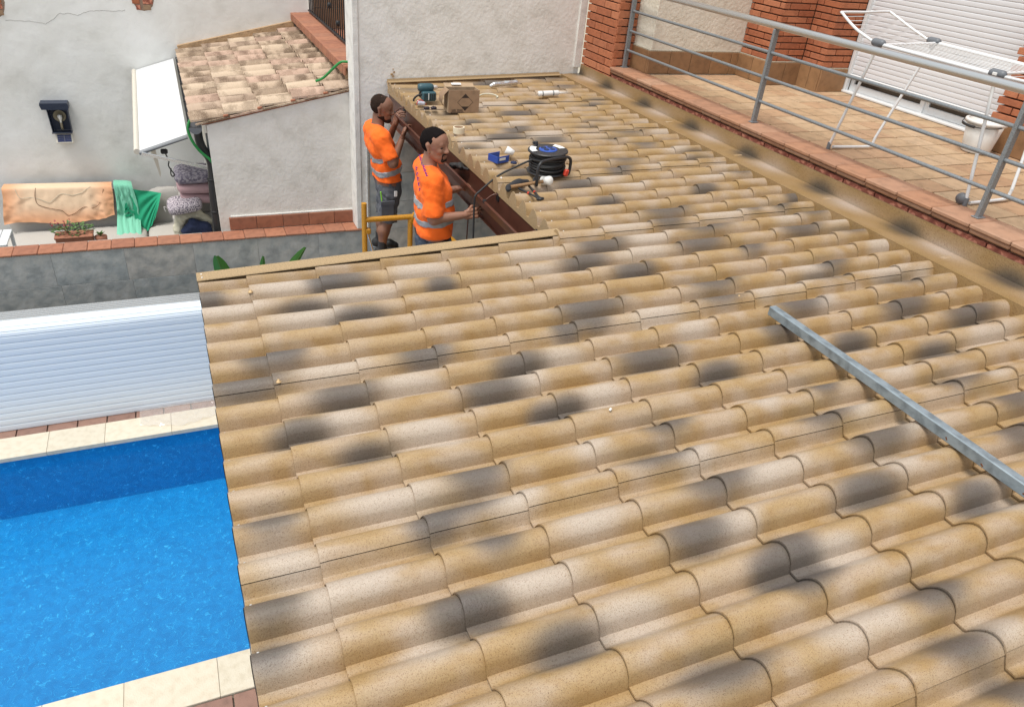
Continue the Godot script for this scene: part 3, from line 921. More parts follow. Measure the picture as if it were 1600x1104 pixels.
func neighbour_walls() -> void:
	var w := thing("neighbour_house_wall", Vector3(2.95, -1.42, WALLZ - 0.3), "tall rough white rendered house wall behind the upper roof", "wall")
	obj("render", box(Vector3(2.98, 1.1, WALLZ - 0.25), Vector3(2.46, 5.04, 0.48), 0.004), M.stucco_white, w)
	obj("render", box(Vector3(1.775, -0.71, WALLZ - 0.131), Vector3(0.05, 1.42, 0.24), 0.004), M.stucco_white, w)
	obj("render", box(Vector3(1.735, 1.1, WALLZ - 0.25), Vector3(0.03, 5.04, 0.481), 0.004), M.band, w)
	obj("corner_band", box(Vector3(1.713, 1.1, WALLZ - 0.12), Vector3(0.06, 5.04, 0.246), 0.006), M.band, w)
	obj("corner_band", box(Vector3(4.18, 1.95, WALLZ - 0.02), Vector3(0.085, 3.3, 0.06), 0.006), M.band, w)
	# flaked patch of old paint above the roof corner
	for q in [[2.09, 0.20, 0.012], [2.10, 0.24, 0.01], [2.075, 0.22, 0.014], [2.13, 0.16, 0.02], [2.11, 0.13, 0.024], [2.17, 0.12, 0.02], [2.24, 0.125, 0.012], [2.09, 0.27, 0.007]]:
		var o := []
		for j in 7: o.append(Vector3(q[0] + cos(TAU * j / 7) * q[2] * rng.randf_range(0.6, 1.2), q[1] + sin(TAU * j / 7) * q[2] * rng.randf_range(0.6, 1.2), WALLZ - 0.012))
		obj("flaked_patch", prism(o, Vector3(0, 0, 0.0145)), M.render_tan, w)
	# long wall at the back of the neighbour's patio
	var zb := -7.8
	var b := thing("patio_wall", Vector3(-1, DECKY, zb - 0.15), "big pale plastered patio wall with a thin crack and bare brick patches", "wall")
	obj("plaster", box(Vector3(-1.2, 0.6, zb - 0.15), Vector3(9.2, 6.8, 0.3), 0.0), M.stucco_patio, b)
	var cr := [Vector3(-1.75, 0.05, 0), Vector3(-1.5, 0.045, 0), Vector3(-1.33, 0.02, 0), Vector3(-1.24, 0.07, 0), Vector3(-1.17, 0.14, 0), Vector3(-1.05, 0.145, 0), Vector3(-0.96, 0.125, 0), Vector3(-0.86, 0.17, 0), Vector3(-0.74, 0.195, 0), Vector3(-0.55, 0.185, 0), Vector3(-0.37, 0.21, 0)]
	var pts := []
	for i in cr.size() - 1:
		for j in 5:
			var p: Vector3 = cr[i].lerp(cr[i + 1], j / 5.0)
			pts.append(p + Vector3(0, rng.randf_range(-0.006, 0.006), zb + 0.0))
	obj("crack", tube(pts, 0.0022, 4), M.crack, b)
	for pc in [[-0.186, 0.36, 0.15, 0.155], [-1.86, 0.25, 0.155, 0.21]]:
		var o := []
		var n := 16
		for j in n:
			var a := TAU * j / n
			o.append(Vector3(pc[0] + cos(a) * pc[2] * rng.randf_range(0.85, 1.05), pc[1] + sin(a) * pc[3] * rng.randf_range(0.85, 1.05), zb - 0.01))
		obj("bare_patch", prism(o, Vector3(0, 0, 0.012)), M.mortar, b)
		var rr := 0
		for yy in [-0.115, -0.045, 0.025, 0.095]:
			for xx in [-0.09, 0.03]:
				var hw: float = pc[2] * sqrt(maxf(0.05, 1.0 - pow(yy / pc[3], 2))) * 0.86
				var x0 := maxf(xx - 0.06 + 0.03 * (rr % 2), -hw)
				var x1 := minf(xx + 0.055 + 0.03 * (rr % 2), hw)
				if x1 - x0 < 0.03: continue
				piece("bare_brick", Vector3(x1 - x0, 0.058, 0.014), 0.004, M.brick_lime if rr % 3 == 0 else M.card if rr % 3 == 1 else M.brick[rr % 5], b, Vector3(pc[0] + (x0 + x1) * 0.5, pc[1] + yy, zb + 0.004))
				rr += 1

# ------------------------------------------------------------------ the neighbour's annex with its old tiled roof
func annex() -> void:
	var zf := -4.29
	var zb := -7.8
	var a := thing("patio_annex", Vector3(1.0, DECKY, -6.0), "small rendered annex with weathered clay tile roof stained dark by lichen", "annex")
	# gable-side wall follows the slope of the roof
	var o := [Vector3(0.30, DECKY, zf), Vector3(1.69, DECKY, zf), Vector3(1.69, 0.0, zf), Vector3(0.27, -0.315, zf)]
	obj("wall", prism(o, Vector3(0, 0, zb - zf)), M.stucco_annex, a)
	for k in 5:
		piece("skirting_tile", Vector3(0.272, 0.135, 0.03), 0.003, M.terracotta[(k * 3 + 1) % 4], a, Vector3(0.51 + 0.276 * k, -1.352, zf + 0.015))
	obj("plaster_line", box(Vector3(1.05, -1.275, zf + 0.009), Vector3(1.32, 0.018, 0.02), 0.004), M.band, a)
	var roof_p := Node3D.new(); roof_p.name = "roof"; a.add_child(roof_p)
	var sl := atan2(0.036 + 0.292, 1.707 - 0.173)
	var dirx := Vector3(cos(sl), sin(sl), 0)
	var up := Vector3(-sin(sl), cos(sl), 0)
	var e0 := Vector3(0.165, -0.300, zf)
	obj("tile_bed", prism([e0 + dirx * 0.06, e0 + dirx * 1.57, e0 + dirx * 1.57 - up * 0.03, e0 + dirx * 0.06 - up * 0.03], Vector3(0, 0, zb - zf)), M.clay_raw, roof_p)
	var w := 0.29
	var L := 0.335
	var variants := []
	for v in 3:
		var st := mb(true)
		var prof := []
		var n := 16
		for j in n + 1:
			var t := float(j) / n
			var h := 0.006
			if t < 0.52: h = 0.006 + 0.058 * pow(sin(PI * t / 0.52), 0.85)
			elif t > 0.93: h = 0.006 + 0.016 * (t - 0.93) / 0.07
			prof.append(Vector2((t - 0.5) * (w + 0.004), h))
		var g := []
		for i in 3:
			var u := -0.01 + (L + 0.055) * i * 0.5
			var row := []
			for q in prof: row.append(dirx * u + up * (q.y + 0.036 * (1.0 - u / L) + rng.randf_range(-0.001, 0.001)) + Vector3(0, 0, -q.x))
			g.append(row)
		add_grid(st, g)
		st.set_smooth_group(-1)
		for j in n:
			quad(st, g[0][j + 1], g[0][j], g[0][j] - up * 0.014, g[0][j + 1] - up * 0.014)
		for i in 2: quad(st, g[i][0], g[i + 1][0], g[i + 1][0] - up * 0.02, g[i][0] - up * 0.02)
		variants.append(done(st))
	for col in 5:
		for r in 12:
			var c := e0 + dirx * (L * col - 0.02) + up * 0.004 + Vector3(0, 0, -w * (r + 0.5) - 0.002 + 0.02)
			var k := rng.randi() % 4
			obj("roof_tile", variants[(col + r) % 3], M.clay[k], roof_p, c + up * rng.randf_range(-0.003, 0.003) + dirx * rng.randf_range(-0.006, 0.006))
	# verge: broken undersides showing red clay
	for col in 5:
		var c := e0 + dirx * (L * col) + Vector3(0, 0, 0.012)
		obj("verge_piece", box(c + dirx * (L * 0.5) - up * 0.004, Vector3(L - 0.01, 0.02, 0.03), 0.003, Basis(Vector3(0, 0, 1), sl)), M.clay[col % 4], roof_p)
		obj("broken_clay", box(c + dirx * (L - 0.03) + up * 0.016, Vector3(0.05, 0.022, 0.034), 0.006, Basis(Vector3(0, 0, 1), sl)), M.clay_raw, roof_p)
	# mortar fillet where the roof meets the patio wall
	obj("mortar_fillet", prism([e0 + dirx * 0.0 + up * 0.03 + Vector3(0, 0, zb - zf), e0 + dirx * 1.56 + up * 0.03 + Vector3(0, 0, zb - zf), e0 + dirx * 1.56 + up * 0.12 + Vector3(0, 0, zb - zf), e0 + up * 0.10 + Vector3(0, 0, zb - zf)], Vector3(0, 0, 0.07)), M.render_tan, roof_p)
	# terrace parapet with brick-red coping and iron balusters above the roof
	var pw := thing("terrace_parapet", Vector3(1.75, 0, -6.0), "low parapet with rows of red clay coping tiles above the old roof", "parapet")
	obj("wall", box(Vector3(1.83, -1.3, -6.05), Vector3(0.24, 3.0, 3.48), 0.0), M.render_tan, pw)
	for k in 15:
		var z := -4.32 - 0.235 * k
		piece("coping_tile", Vector3(0.30, 0.028, 0.228), 0.005, M.terracotta[(k * 5) % 4], pw, Vector3(1.80, 0.236, z - 0.114), Basis(Vector3(0, 0, 1), 0.05))
		piece("coping_edge", Vector3(0.02, 0.075, 0.228), 0.004, M.terracotta[(k * 5 + 2) % 4], pw, Vector3(1.66, 0.185, z - 0.114))
	var r := thing("iron_balustrade", Vector3(1.9, 0.25, -6.0), "black wrought iron balustrade with thin vertical bars on the red coping", "balustrade")
	obj("bottom_rail", box(Vector3(1.90, 0.285, -6.03), Vector3(0.035, 0.02, 3.46), 0.003), M.dark_metal, r)
	obj("top_rail", box(Vector3(1.90, 1.15, -6.03), Vector3(0.04, 0.03, 3.46), 0.003), M.dark_metal, r)
	for k in 29:
		var z := -4.36 - 0.12 * k
		obj("bar", box(Vector3(1.90, 0.715, z), Vector3(0.014, 0.85, 0.014), 0.002), M.dark_metal, r)
		if k in [3, 6, 7, 12, 16, 20]:
			obj("knob", lathe([Vector2(0, -0.035), Vector2(0.02, -0.028), Vector2(0.03, 0), Vector2(0.02, 0.028), Vector2(0, 0.035)], 12, Transform3D(Basis(), Vector3(1.90, [0.42, 0.60, 0.66, 0.46, 0.55, 0.62][k % 6], z))), M.dark_metal, r)
	for z in [-4.8, -6.0, -7.2]: obj("foot", box(Vector3(1.90, 0.263, z), Vector3(0.02, 0.03, 0.02), 0.0), M.dark_metal, r)
	# terrace behind the bars
	var t := setting("neighbour_terrace", Vector3(3.0, 0.1, -6.0), "neighbour's terrace behind the iron bars")
	obj("slab", box(Vector3(3.1, -0.1, -6.2), Vector3(2.3, 0.3, 3.1), 0.0), M.terracotta[0], t)
	var tw := thing("terrace_back_wall", Vector3(2.6, 0.05, -7.7), "white wall with brown tile dado behind the iron balustrade", "wall")
	obj("plaster", box(Vector3(3.6, 1.7, -7.9), Vector3(3.4, 3.6, 0.28), 0.0), M.stucco_white, tw)
	for k in 8: piece("dado_tile", Vector3(0.245, 0.26, 0.02), 0.003, M.skirting[k % 3], tw, Vector3(2.08 + 0.25 * k, 0.19, -7.75))
	for k in 8: piece("dado_tile", Vector3(0.245, 0.20, 0.02), 0.003, M.skirting[(k + 1) % 3], tw, Vector3(2.08 + 0.25 * k, 0.425, -7.75))
	# gutter and downpipe of the annex
	var g := thing("annex_gutter", Vector3(0.15, -0.4, -6.0), "dark half-round gutter under the eave of the old clay roof", "gutter")
	var st := mb(true)
	var gg := []
	for z in [-4.27, -5.4, -6.6, -7.78]:
		var row := []
		for j in 11:
			var an := PI * j / 10.0
			row.append(Vector3(0.165 + cos(an) * 0.062, -0.335 - sin(an) * 0.062, z))
		gg.append(row)
	add_grid(st, gg)
	obj("trough", done(st), M.grey_plastic, g)
	o = []
	for j in 11: o.append(Vector3(0.165 + cos(PI * j / 10.0) * 0.061, -0.335 - sin(PI * j / 10.0) * 0.061, -4.268))
	obj("end_cap", prism(o, Vector3(0, 0, 0.004)), M.grey_plastic, g)
	for z in [-4.5, -5.3, -6.1, -6.9, -7.6]: obj("bracket", box(Vector3(0.165, -0.327, z), Vector3(0.13, 0.008, 0.02), 0.0), M.dark_metal, g)
	var d := thing("downpipe", Vector3(0.27, DECKY, -4.4), "black plastic downpipe bending down beside the annex wall", "pipe")
	var dp := smooth_path([Vector3(0.185, -0.39, -4.40), Vector3(0.19, -0.50, -4.40), Vector3(0.22, -0.60, -4.40), Vector3(0.262, -0.68, -4.40), Vector3(0.272, -0.80, -4.40), Vector3(0.25, -1.2, -4.40), Vector3(0.245, DECKY, -4.40)], 6)
	obj("pipe", tube(dp, 0.042, 14), M.black_plastic, d)
	for yy in [-0.9, -1.25]: obj("collar", lathe([Vector2(0.044, -0.012), Vector2(0.047, -0.01), Vector2(0.047, 0.01), Vector2(0.044, 0.012)], 14, Transform3D(Basis(), Vector3(0.252 + 0.02 * (yy + 1.25), yy, -4.40))), M.dark_metal, d)
	var hs := thing("garden_hose", Vector3(0.25, -1.4, -4.35), "bright green garden hose running down along the black downpipe", "hose")
	obj("hose", tube(smooth_path([Vector3(0.20, -0.26, -4.33), Vector3(0.13, -0.27, -4.31), Vector3(0.098, -0.36, -4.31), Vector3(0.12, -0.47, -4.31), Vector3(0.18, -0.58, -4.32), Vector3(0.27, -0.68, -4.32), Vector3(0.312, -0.80, -4.33), Vector3(0.315, -1.1, -4.33), Vector3(0.31, -1.5, -4.33), Vector3(0.30, -2.0, -4.34)], 8), 0.014, 10), M.green_hose, hs)
	for yy in [-0.85, -1.05, -1.3]: obj("tie", lathe([Vector2(0.0155, -0.004), Vector2(0.0165, 0), Vector2(0.0155, 0.004)], 10, Transform3D(Basis(), Vector3(0.3145, yy, -4.33))), M.dark_metal, hs)
	var h2 := thing("garden_hose", Vector3(1.4, 0.0, -4.5), "short length of green hose arching over the end of the red coping", "hose")
	obj("hose", tube(smooth_path([Vector3(1.40, 0.045, -4.55), Vector3(1.47, 0.09, -4.50), Vector3(1.56, 0.20, -4.42), Vector3(1.63, 0.268, -4.38), Vector3(1.70, 0.275, -4.36), Vector3(1.80, 0.275, -4.36)], 6), 0.013, 10), M.green_hose, h2)
	# canopy under the eave
	var c := thing("patio_canopy", Vector3(-0.15, -0.6, -6.2), "white sheet canopy with pale strut hung below the old roof gutter", "canopy")
	var q := [Vector3(0.085, -0.52, -4.72), Vector3(-0.39, -0.675, -4.72), Vector3(-0.405, -0.52, -7.78), Vector3(0.075, -0.37, -7.78)]
	obj("sheet", prism(q, Vector3(0, -0.018, 0)), M.white_metal, c)
	obj("front_edge", tube([q[0] + Vector3(0, -0.03, 0.01), q[1] + Vector3(0, -0.03, 0.01)], 0.014, 6), M.grey_plastic, c)
	obj("side_roller", tube([q[1] + Vector3(-0.02, -0.01, 0.0), q[2] + Vector3(-0.02, -0.01, 0.02)], 0.03, 10), M.beige_plastic, c)
	obj("strut", box((Vector3(-0.36, -0.70, -4.70) + Vector3(0.275, -0.885, -4.70)) * 0.5, Vector3(0.68, 0.035, 0.02), 0.003, Basis(Vector3(0, 0, 1), -0.283)), M.alu, c)
	obj("hanging_strap", prism([Vector3(-0.29, -0.72, -4.9), Vector3(-0.24, -0.72, -4.9), Vector3(-0.225, -0.98, -4.9), Vector3(-0.237, -1.02, -4.9)], Vector3(0, 0, 0.006)), M.beige_plastic, c)
	obj("pulley_block", box(Vector3(-0.16, -0.745, -4.9), Vector3(0.07, 0.05, 0.05), 0.012), M.dark_metal, c)
	obj("pull_chain", tube(smooth_path([Vector3(-0.15, -0.77, -4.9), Vector3(-0.13, -0.85, -4.9), Vector3(-0.14, -0.90, -4.9), Vector3(-0.115, -0.96, -4.9), Vector3(-0.095, -1.0, -4.9), Vector3(-0.115, -1.02, -4.9), Vector3(-0.13, -0.99, -4.9), Vector3(-0.12, -0.93, -4.9)], 4), 0.007, 6), M.dark_metal, c)
	var br := thing("wall_bracket", Vector3(0.3, -0.6, -4.6), "grey metal plate with two round holes beside the downpipe", "bracket")
	obj("plate", box(Vector3(0.31, -0.57, -4.45), Vector3(0.11, 0.26, 0.02), 0.003), M.galv, br)
	obj("flange", box(Vector3(0.36, -0.59, -4.42), Vector3(0.02, 0.34, 0.06), 0.003), M.galv, br)
	for yy in [-0.50, -0.62]: obj("hole", lathe([Vector2(0, 0.002), Vector2(0.016, 0.002), Vector2(0.018, 0)], 12, Transform3D(Basis(Vector3(1, 0, 0), PI / 2), Vector3(0.30, yy, -4.44))), M.rust, br)

# ------------------------------------------------------------------ terrace
func brick_face(parent: Node, a: Vector3, along: Vector3, out: Vector3, length: float, y0: float, y1: float, bl: float, bh: float, phase := 0.0, mats: Array = []) -> void:
	var mm: Array = M.brick if mats.is_empty() else mats
	var b := Basis(along, Vector3.UP, along.cross(Vector3.UP))
	var y := y0
	var r := 0
	while y < y1 - 0.01:
		var hgt := minf(bh, y1 - y)
		var x := -bl * fposmod(phase + 0.5 * (r % 2), 1.0)
		var k := r * 2
		while x < length:
			var x0 := maxf(x, 0.0)
			var x1 := minf(x + bl, length)
			if x1 - x0 > 0.025:
				var i := rng.randi() % mm.size()
				var sz := Vector3(x1 - x0 - 0.009, hgt - 0.012, 0.06)
				sz.x = snappedf(sz.x, 0.001)
				piece("brick", sz, 0.003, mm[i], parent, a + along * ((x0 + x1) * 0.5) + Vector3.UP * (y + hgt * 0.5 - a.y) - out * (0.03 + rng.randf_range(0.0, 0.003)), b)
			x += bl; k += 1
		y += bh; r += 1

func skirting(parent: Node, a: Vector3, along: Vector3, out: Vector3, length: float, w := 0.255) -> void:
	var b := Basis(along, Vector3.UP, along.cross(Vector3.UP))
	var x := 0.0
	var k := 0
	while x < length - 0.02:
		var ww := minf(w, length - x)
		piece("skirting_tile", Vector3(snappedf(ww - 0.005, 0.001), 0.215, 0.016), 0.003, M.skirting[rng.randi() % 3], parent, a + along * (x + ww * 0.5) + Vector3(0, 0.1085, 0) + out * 0.008, b)
		x += w; k += 1
	var c := a + along * (length * 0.5) + Vector3(0, 0.222, 0) + out * 0.005
	obj("mortar_line", box(c, Vector3(length, 0.012, 0.012), 0.003, b), M.grout, parent)

func terrace() -> void:
	var t := setting("terrace_floor", Vector3(5.3, FLOORY, -1), "raised terrace floor of square sandy clay tiles")
	obj("slab", box(Vector3(5.35, FLOORY - 0.10, 0.3), Vector3(2.16, 0.15, 7.9), 0.0), M.grout_floor, t)
	var w := 0.232
	var n := 0
	for i in 8:
		for k in 30:
			var x := 4.482 + w * i
			var z := -3.04 + w * k + (w * 0.5 if i % 2 == 0 else 0.0) * 0.0
			if x + w * 0.5 > 6.33 or z > 3.6: continue
			piece("floor_tile", Vector3(w - 0.013, 0.02, w - 0.013), 0.003, M.floor_tile[rng.randi() % 7], t, Vector3(x + w * 0.5, FLOORY - 0.0115 + rng.randf_range(-0.001, 0.0012), z + w * 0.5))
			n += 1
	# outer wall below the coping: lime-streaked brick
	var tw := thing("terrace_edge_wall", Vector3(4.3, DECKY, 0), "brick edge of the terrace with lime streaks and clay coping slabs", "wall")
	obj("core", box(Vector3(4.40, -1.22, 0.33), Vector3(0.20, 3.16, 7.5), 0.0), M.mortar_dark, tw)
	brick_face(tw, Vector3(4.243, 0, 4.0), Vector3(0, 0, -1), Vector3(-1, 0, 0), 7.4, 0.20, 0.372, 0.285, 0.086, 0.2, [M.brick_lime])
	var z := -3.40
	var k := 0
	while z < 3.9:
		piece("coping_slab", Vector3(0.262, 0.026, 0.266), 0.006, M.coping_tile[rng.randi() % 4], tw, Vector3(4.345, FLOORY - 0.013, z + 0.136))
		piece("coping_nose", Vector3(0.05, 0.028, 0.266), 0.008, M.coping_tile[(k * 3 + 1) % 4], tw, Vector3(4.252, FLOORY - 0.042, z + 0.136))
		z += 0.271; k += 1
	# brick pillar at the corner
	var p := thing("brick_pillar", Vector3(4.34, 0.2, -3.75), "orange brick pillar at the far corner of the terrace beside the white wall", "pillar")
	obj("core", box(Vector3(4.37, 1.4, -3.74), Vector3(0.20, 2.6, 0.62), 0.0), M.mortar, p)
	brick_face(p, Vector3(4.23, 0, -4.05), Vector3(0, 0, 1), Vector3(-1, 0, 0), 0.655, 0.12, 2.6, 0.302, 0.0762, 0.35)
	brick_face(p, Vector3(4.235, 0, -3.395), Vector3(1, 0, 0), Vector3(0, 0, 1), 0.235, 0.445, 2.6, 0.302, 0.0762, 0.1)
	# cream wall at the end of the terrace
	var c := thing("terrace_end_wall", Vector3(5.0, FLOORY, -3.2), "cream rough-cast wall with brown tile skirting at the end of the terrace", "wall")
	obj("render", box(Vector3(5.06, 1.8, -3.28), Vector3(1.18, 2.8, 0.42), 0.004), M.stucco_cream, c)
	skirting(c, Vector3(4.452, FLOORY, -3.07), Vector3(1, 0, 0), Vector3(0, 0, 1), 1.11)
	skirting(c, Vector3(4.468, FLOORY, -3.40), Vector3(0, 0, 1), Vector3(-1, 0, 0), 0.33, 0.3)
	# stepped brick pier between wall and shutter
	var q := thing("brick_pier", Vector3(5.9, FLOORY, -2.6), "stepped orange brick pier with brown skirting left of the roller shutter", "pier")
	obj("core", box(Vector3(5.83, 1.8, -2.85), Vector3(0.42, 2.8, 0.50), 0.0), M.mortar_dark, q)
	obj("core", box(Vector3(6.2, 1.8, -2.65), Vector3(0.38, 2.8, 0.68), 0.0), M.mortar_dark, q)
	brick_face(q, Vector3(5.58, 0, -3.07), Vector3(0, 0, 1), Vector3(-1, 0, 0), 0.49, 0.66, 2.6, 0.25, 0.0605, 0.3)
	brick_face(q, Vector3(5.585, 0, -2.58), Vector3(1, 0, 0), Vector3(0, 0, 1), 0.40, 0.66, 2.6, 0.25, 0.0605, 0.7)
	brick_face(q, Vector3(5.98, 0, -2.58), Vector3(0, 0, 1), Vector3(-1, 0, 0), 0.30, 0.66, 2.6, 0.25, 0.0605, 0.15)
	brick_face(q, Vector3(5.985, 0, -2.28), Vector3(1, 0, 0), Vector3(0, 0, 1), 0.35, 0.66, 2.6, 0.25, 0.0605, 0.5)
	skirting(q, Vector3(5.575, FLOORY, -3.06), Vector3(0, 0, 1), Vector3(-1, 0, 0), 0.48, 0.24)
	skirting(q, Vector3(5.57, FLOORY, -2.575), Vector3(1, 0, 0), Vector3(0, 0, 1), 0.40, 0.2)
	skirting(q, Vector3(5.975, FLOORY, -2.56), Vector3(0, 0, 1), Vector3(-1, 0, 0), 0.29, 0.15)
	skirting(q, Vector3(5.97, FLOORY, -2.275), Vector3(1, 0, 0), Vector3(0, 0, 1), 0.35, 0.35)
	# brick pier on the other side of the shutter
	var r := thing("brick_pier", Vector3(6.2, FLOORY, 0.5), "orange brick wall with toothed edge right of the roller shutter behind the bucket", "pier")
	obj("core", box(Vector3(6.26, 1.8, 1.75), Vector3(0.36, 2.8, 4.26), 0.0), M.mortar_dark, r)
	var y := 0.66
	var row := 0
	while y < 2.6:
		var z0 := -0.42 if row % 2 == 0 else -0.395
		var zz := z0
		var kk := 0
		while zz < 1.7:
			var l := 0.25 if kk > 0 or row % 2 == 0 else 0.125
			piece("brick", Vector3(0.06, 0.048, l - 0.009), 0.003, M.brick[rng.randi() % 5], r, Vector3(6.05, y + 0.03, zz + l * 0.5))
			if kk == 0: piece("brick", Vector3(0.25, 0.048, 0.06), 0.003, M.brick[rng.randi() % 5], r, Vector3(6.21, y + 0.03, zz + 0.031))
			zz += l; kk += 1
		y += 0.0605; row += 1
	skirting(r, Vector3(6.015, FLOORY, -0.40), Vector3(0, 0, 1), Vector3(-1, 0, 0), 2.1, 0.24)
	skirting(r, Vector3(6.02, FLOORY, -0.405), Vector3(1, 0, 0), Vector3(0, 0, -1), 0.3, 0.3)
	# the house goes on above and along the terrace
	var h := thing("house_wall", Vector3(6.5, FLOORY, 1.0), "orange brick house wall above the shutter and terrace", "wall")
	obj("wall", box(Vector3(6.62, 1.9, 0.6), Vector3(0.34, 4.6, 8.0), 0.0), M.brick[1], h)
	obj("lintel", box(Vector3(6.28, 3.3, -1.3), Vector3(0.34, 1.0, 2.4), 0.0), M.brick[2], h)

func railing() -> void:
	var r := thing("terrace_railing", Vector3(4.37, FLOORY, -1.0), "grey metal terrace railing with round handrail and three thin bars", "railing")
	for z in [-3.365, -1.255, 0.87, 3.0]:
		obj("post", box(Vector3(4.372, FLOORY + 0.355, z), Vector3(0.048, 0.71, 0.026), 0.004), M.galv, r)
		obj("foot_plate", box(Vector3(4.372, FLOORY + 0.004, z), Vector3(0.07, 0.006, 0.05), 0.002), M.galv, r)
	for h in [0.171, 0.354, 0.540]: obj("bar", tube([Vector3(4.372, FLOORY + h, -3.38), Vector3(4.372, FLOORY + h, 3.6)], 0.0125, 10), M.galv, r)
	obj("handrail", tube([Vector3(4.372, FLOORY + 0.735, -3.39), Vector3(4.372, FLOORY + 0.735, 3.6)], 0.027, 16), M.steel_rail, r)
	for z in [-3.365, -1.255, 0.87, 3.0]: obj("saddle", lathe([Vector2(0, -0.01), Vector2(0.012, -0.01), Vector2(0.012, 0.02)], 8, Transform3D(Basis(), Vector3(4.372, FLOORY + 0.70, z))), M.galv, r)

func shutter_door() -> void:
	var x := 6.36
	var s := thing("roller_shutter", Vector3(x, 0.58, -1.3), "pale grey roller shutter lowered nearly to the floor behind the drying rack", "shutter")
	var y := 0.625
	var k := 0
	var prof := []
	for q in [[0.0, 0.0], [-0.003, 0.002], [-0.0045, 0.008], [-0.005, 0.020], [-0.0045, 0.033], [-0.003, 0.039], [0.0, 0.041], [0.006, 0.0405], [0.006, 0.0]]: prof.append(Vector3(q[0], q[1], 0))
	cache["slat"] = prism(prof, Vector3(0, 0, 1.84))
	while y < 2.75:
		obj("slat", cache["slat"], M.shutter[k % 3], s, Vector3(x, y, -2.24))
		y += 0.0422; k += 1
	obj("backing", box(Vector3(x + 0.012, 1.7, -1.365), Vector3(0.006, 2.15, 1.93), 0.0), M.gap, s)
	obj("bottom_bar", box(Vector3(x - 0.004, 0.603, -1.365), Vector3(0.03, 0.038, 1.93), 0.008), M.white_metal, s)
	for z in [-2.257, -0.405]: obj("guide_rail", box(Vector3(x - 0.012, 1.6, z), Vector3(0.05, 2.32, 0.035), 0.004), M.white_metal, s)
	var d := thing("sliding_door", Vector3(x + 0.05, FLOORY, -1.3), "white framed sliding glass door showing under the raised shutter", "door")
	obj("sill", box(Vector3(x - 0.0, FLOORY + 0.012, -1.365), Vector3(0.11, 0.02, 1.93), 0.004), M.white_metal, d)
	for z in [[-2.22, -1.35], [-1.31, -0.42]]:
		var zm: float = (z[0] + z[1]) * 0.5
		var l: float = z[1] - z[0]
		var xx: float = x + (0.04 if z[0] < -2 else 0.055)
		obj("bottom_rail", box(Vector3(xx, FLOORY + 0.057, zm), Vector3(0.035, 0.068, l), 0.004), M.white_metal, d)
		for e in z: obj("stile", box(Vector3(xx, 1.5, e), Vector3(0.036, 2.1, 0.05), 0.004), M.white_metal, d)
		obj("pane", box(Vector3(xx + 0.004, 1.50, zm), Vector3(0.012, 2.03, l - 0.06), 0.0), M.glass_dark, d)
	var b := thing("bucket", Vector3(5.80, FLOORY, -0.28), "white plastic bucket with black handle grip standing by the brick pier", "bucket")
	var at := Transform3D(Basis(), Vector3(5.80, FLOORY, -0.28))
	obj("body", lathe([Vector2(0, 0.004), Vector2(0.10, 0.004), Vector2(0.104, 0.012), Vector2(0.138, 0.245), Vector2(0.134, 0.245), Vector2(0.100, 0.016), Vector2(0, 0.014)], 32, at), M.white_plastic, b)
	obj("rim", lathe([Vector2(0.137, 0.222), Vector2(0.151, 0.222), Vector2(0.153, 0.236), Vector2(0.150, 0.247), Vector2(0.133, 0.248)], 32, at), M.white_plastic, b)
	var hp := []
	for j in 15:
		var a := PI * j / 14.0
		hp.append(Vector3(5.80 - 0.02 - sin(a) * 0.15, FLOORY + 0.225 - sin(a) * 0.02, -0.28 - cos(a) * 0.153))
	obj("handle", tube(hp, 0.0035, 6), M.dark_metal, b)
	obj("grip", tube([hp[4], hp[5], hp[6], hp[7], hp[8]], 0.010, 8), M.black_plastic, b)

# ------------------------------------------------------------------ neighbour's patio
func folds(w: int, h: int, f: Callable) -> Array:
	var g := []
	for i in h + 1:
		var row := []
		for j in w + 1: row.append(f.call(float(j) / w, float(i) / h))
		g.append(row)
	return g

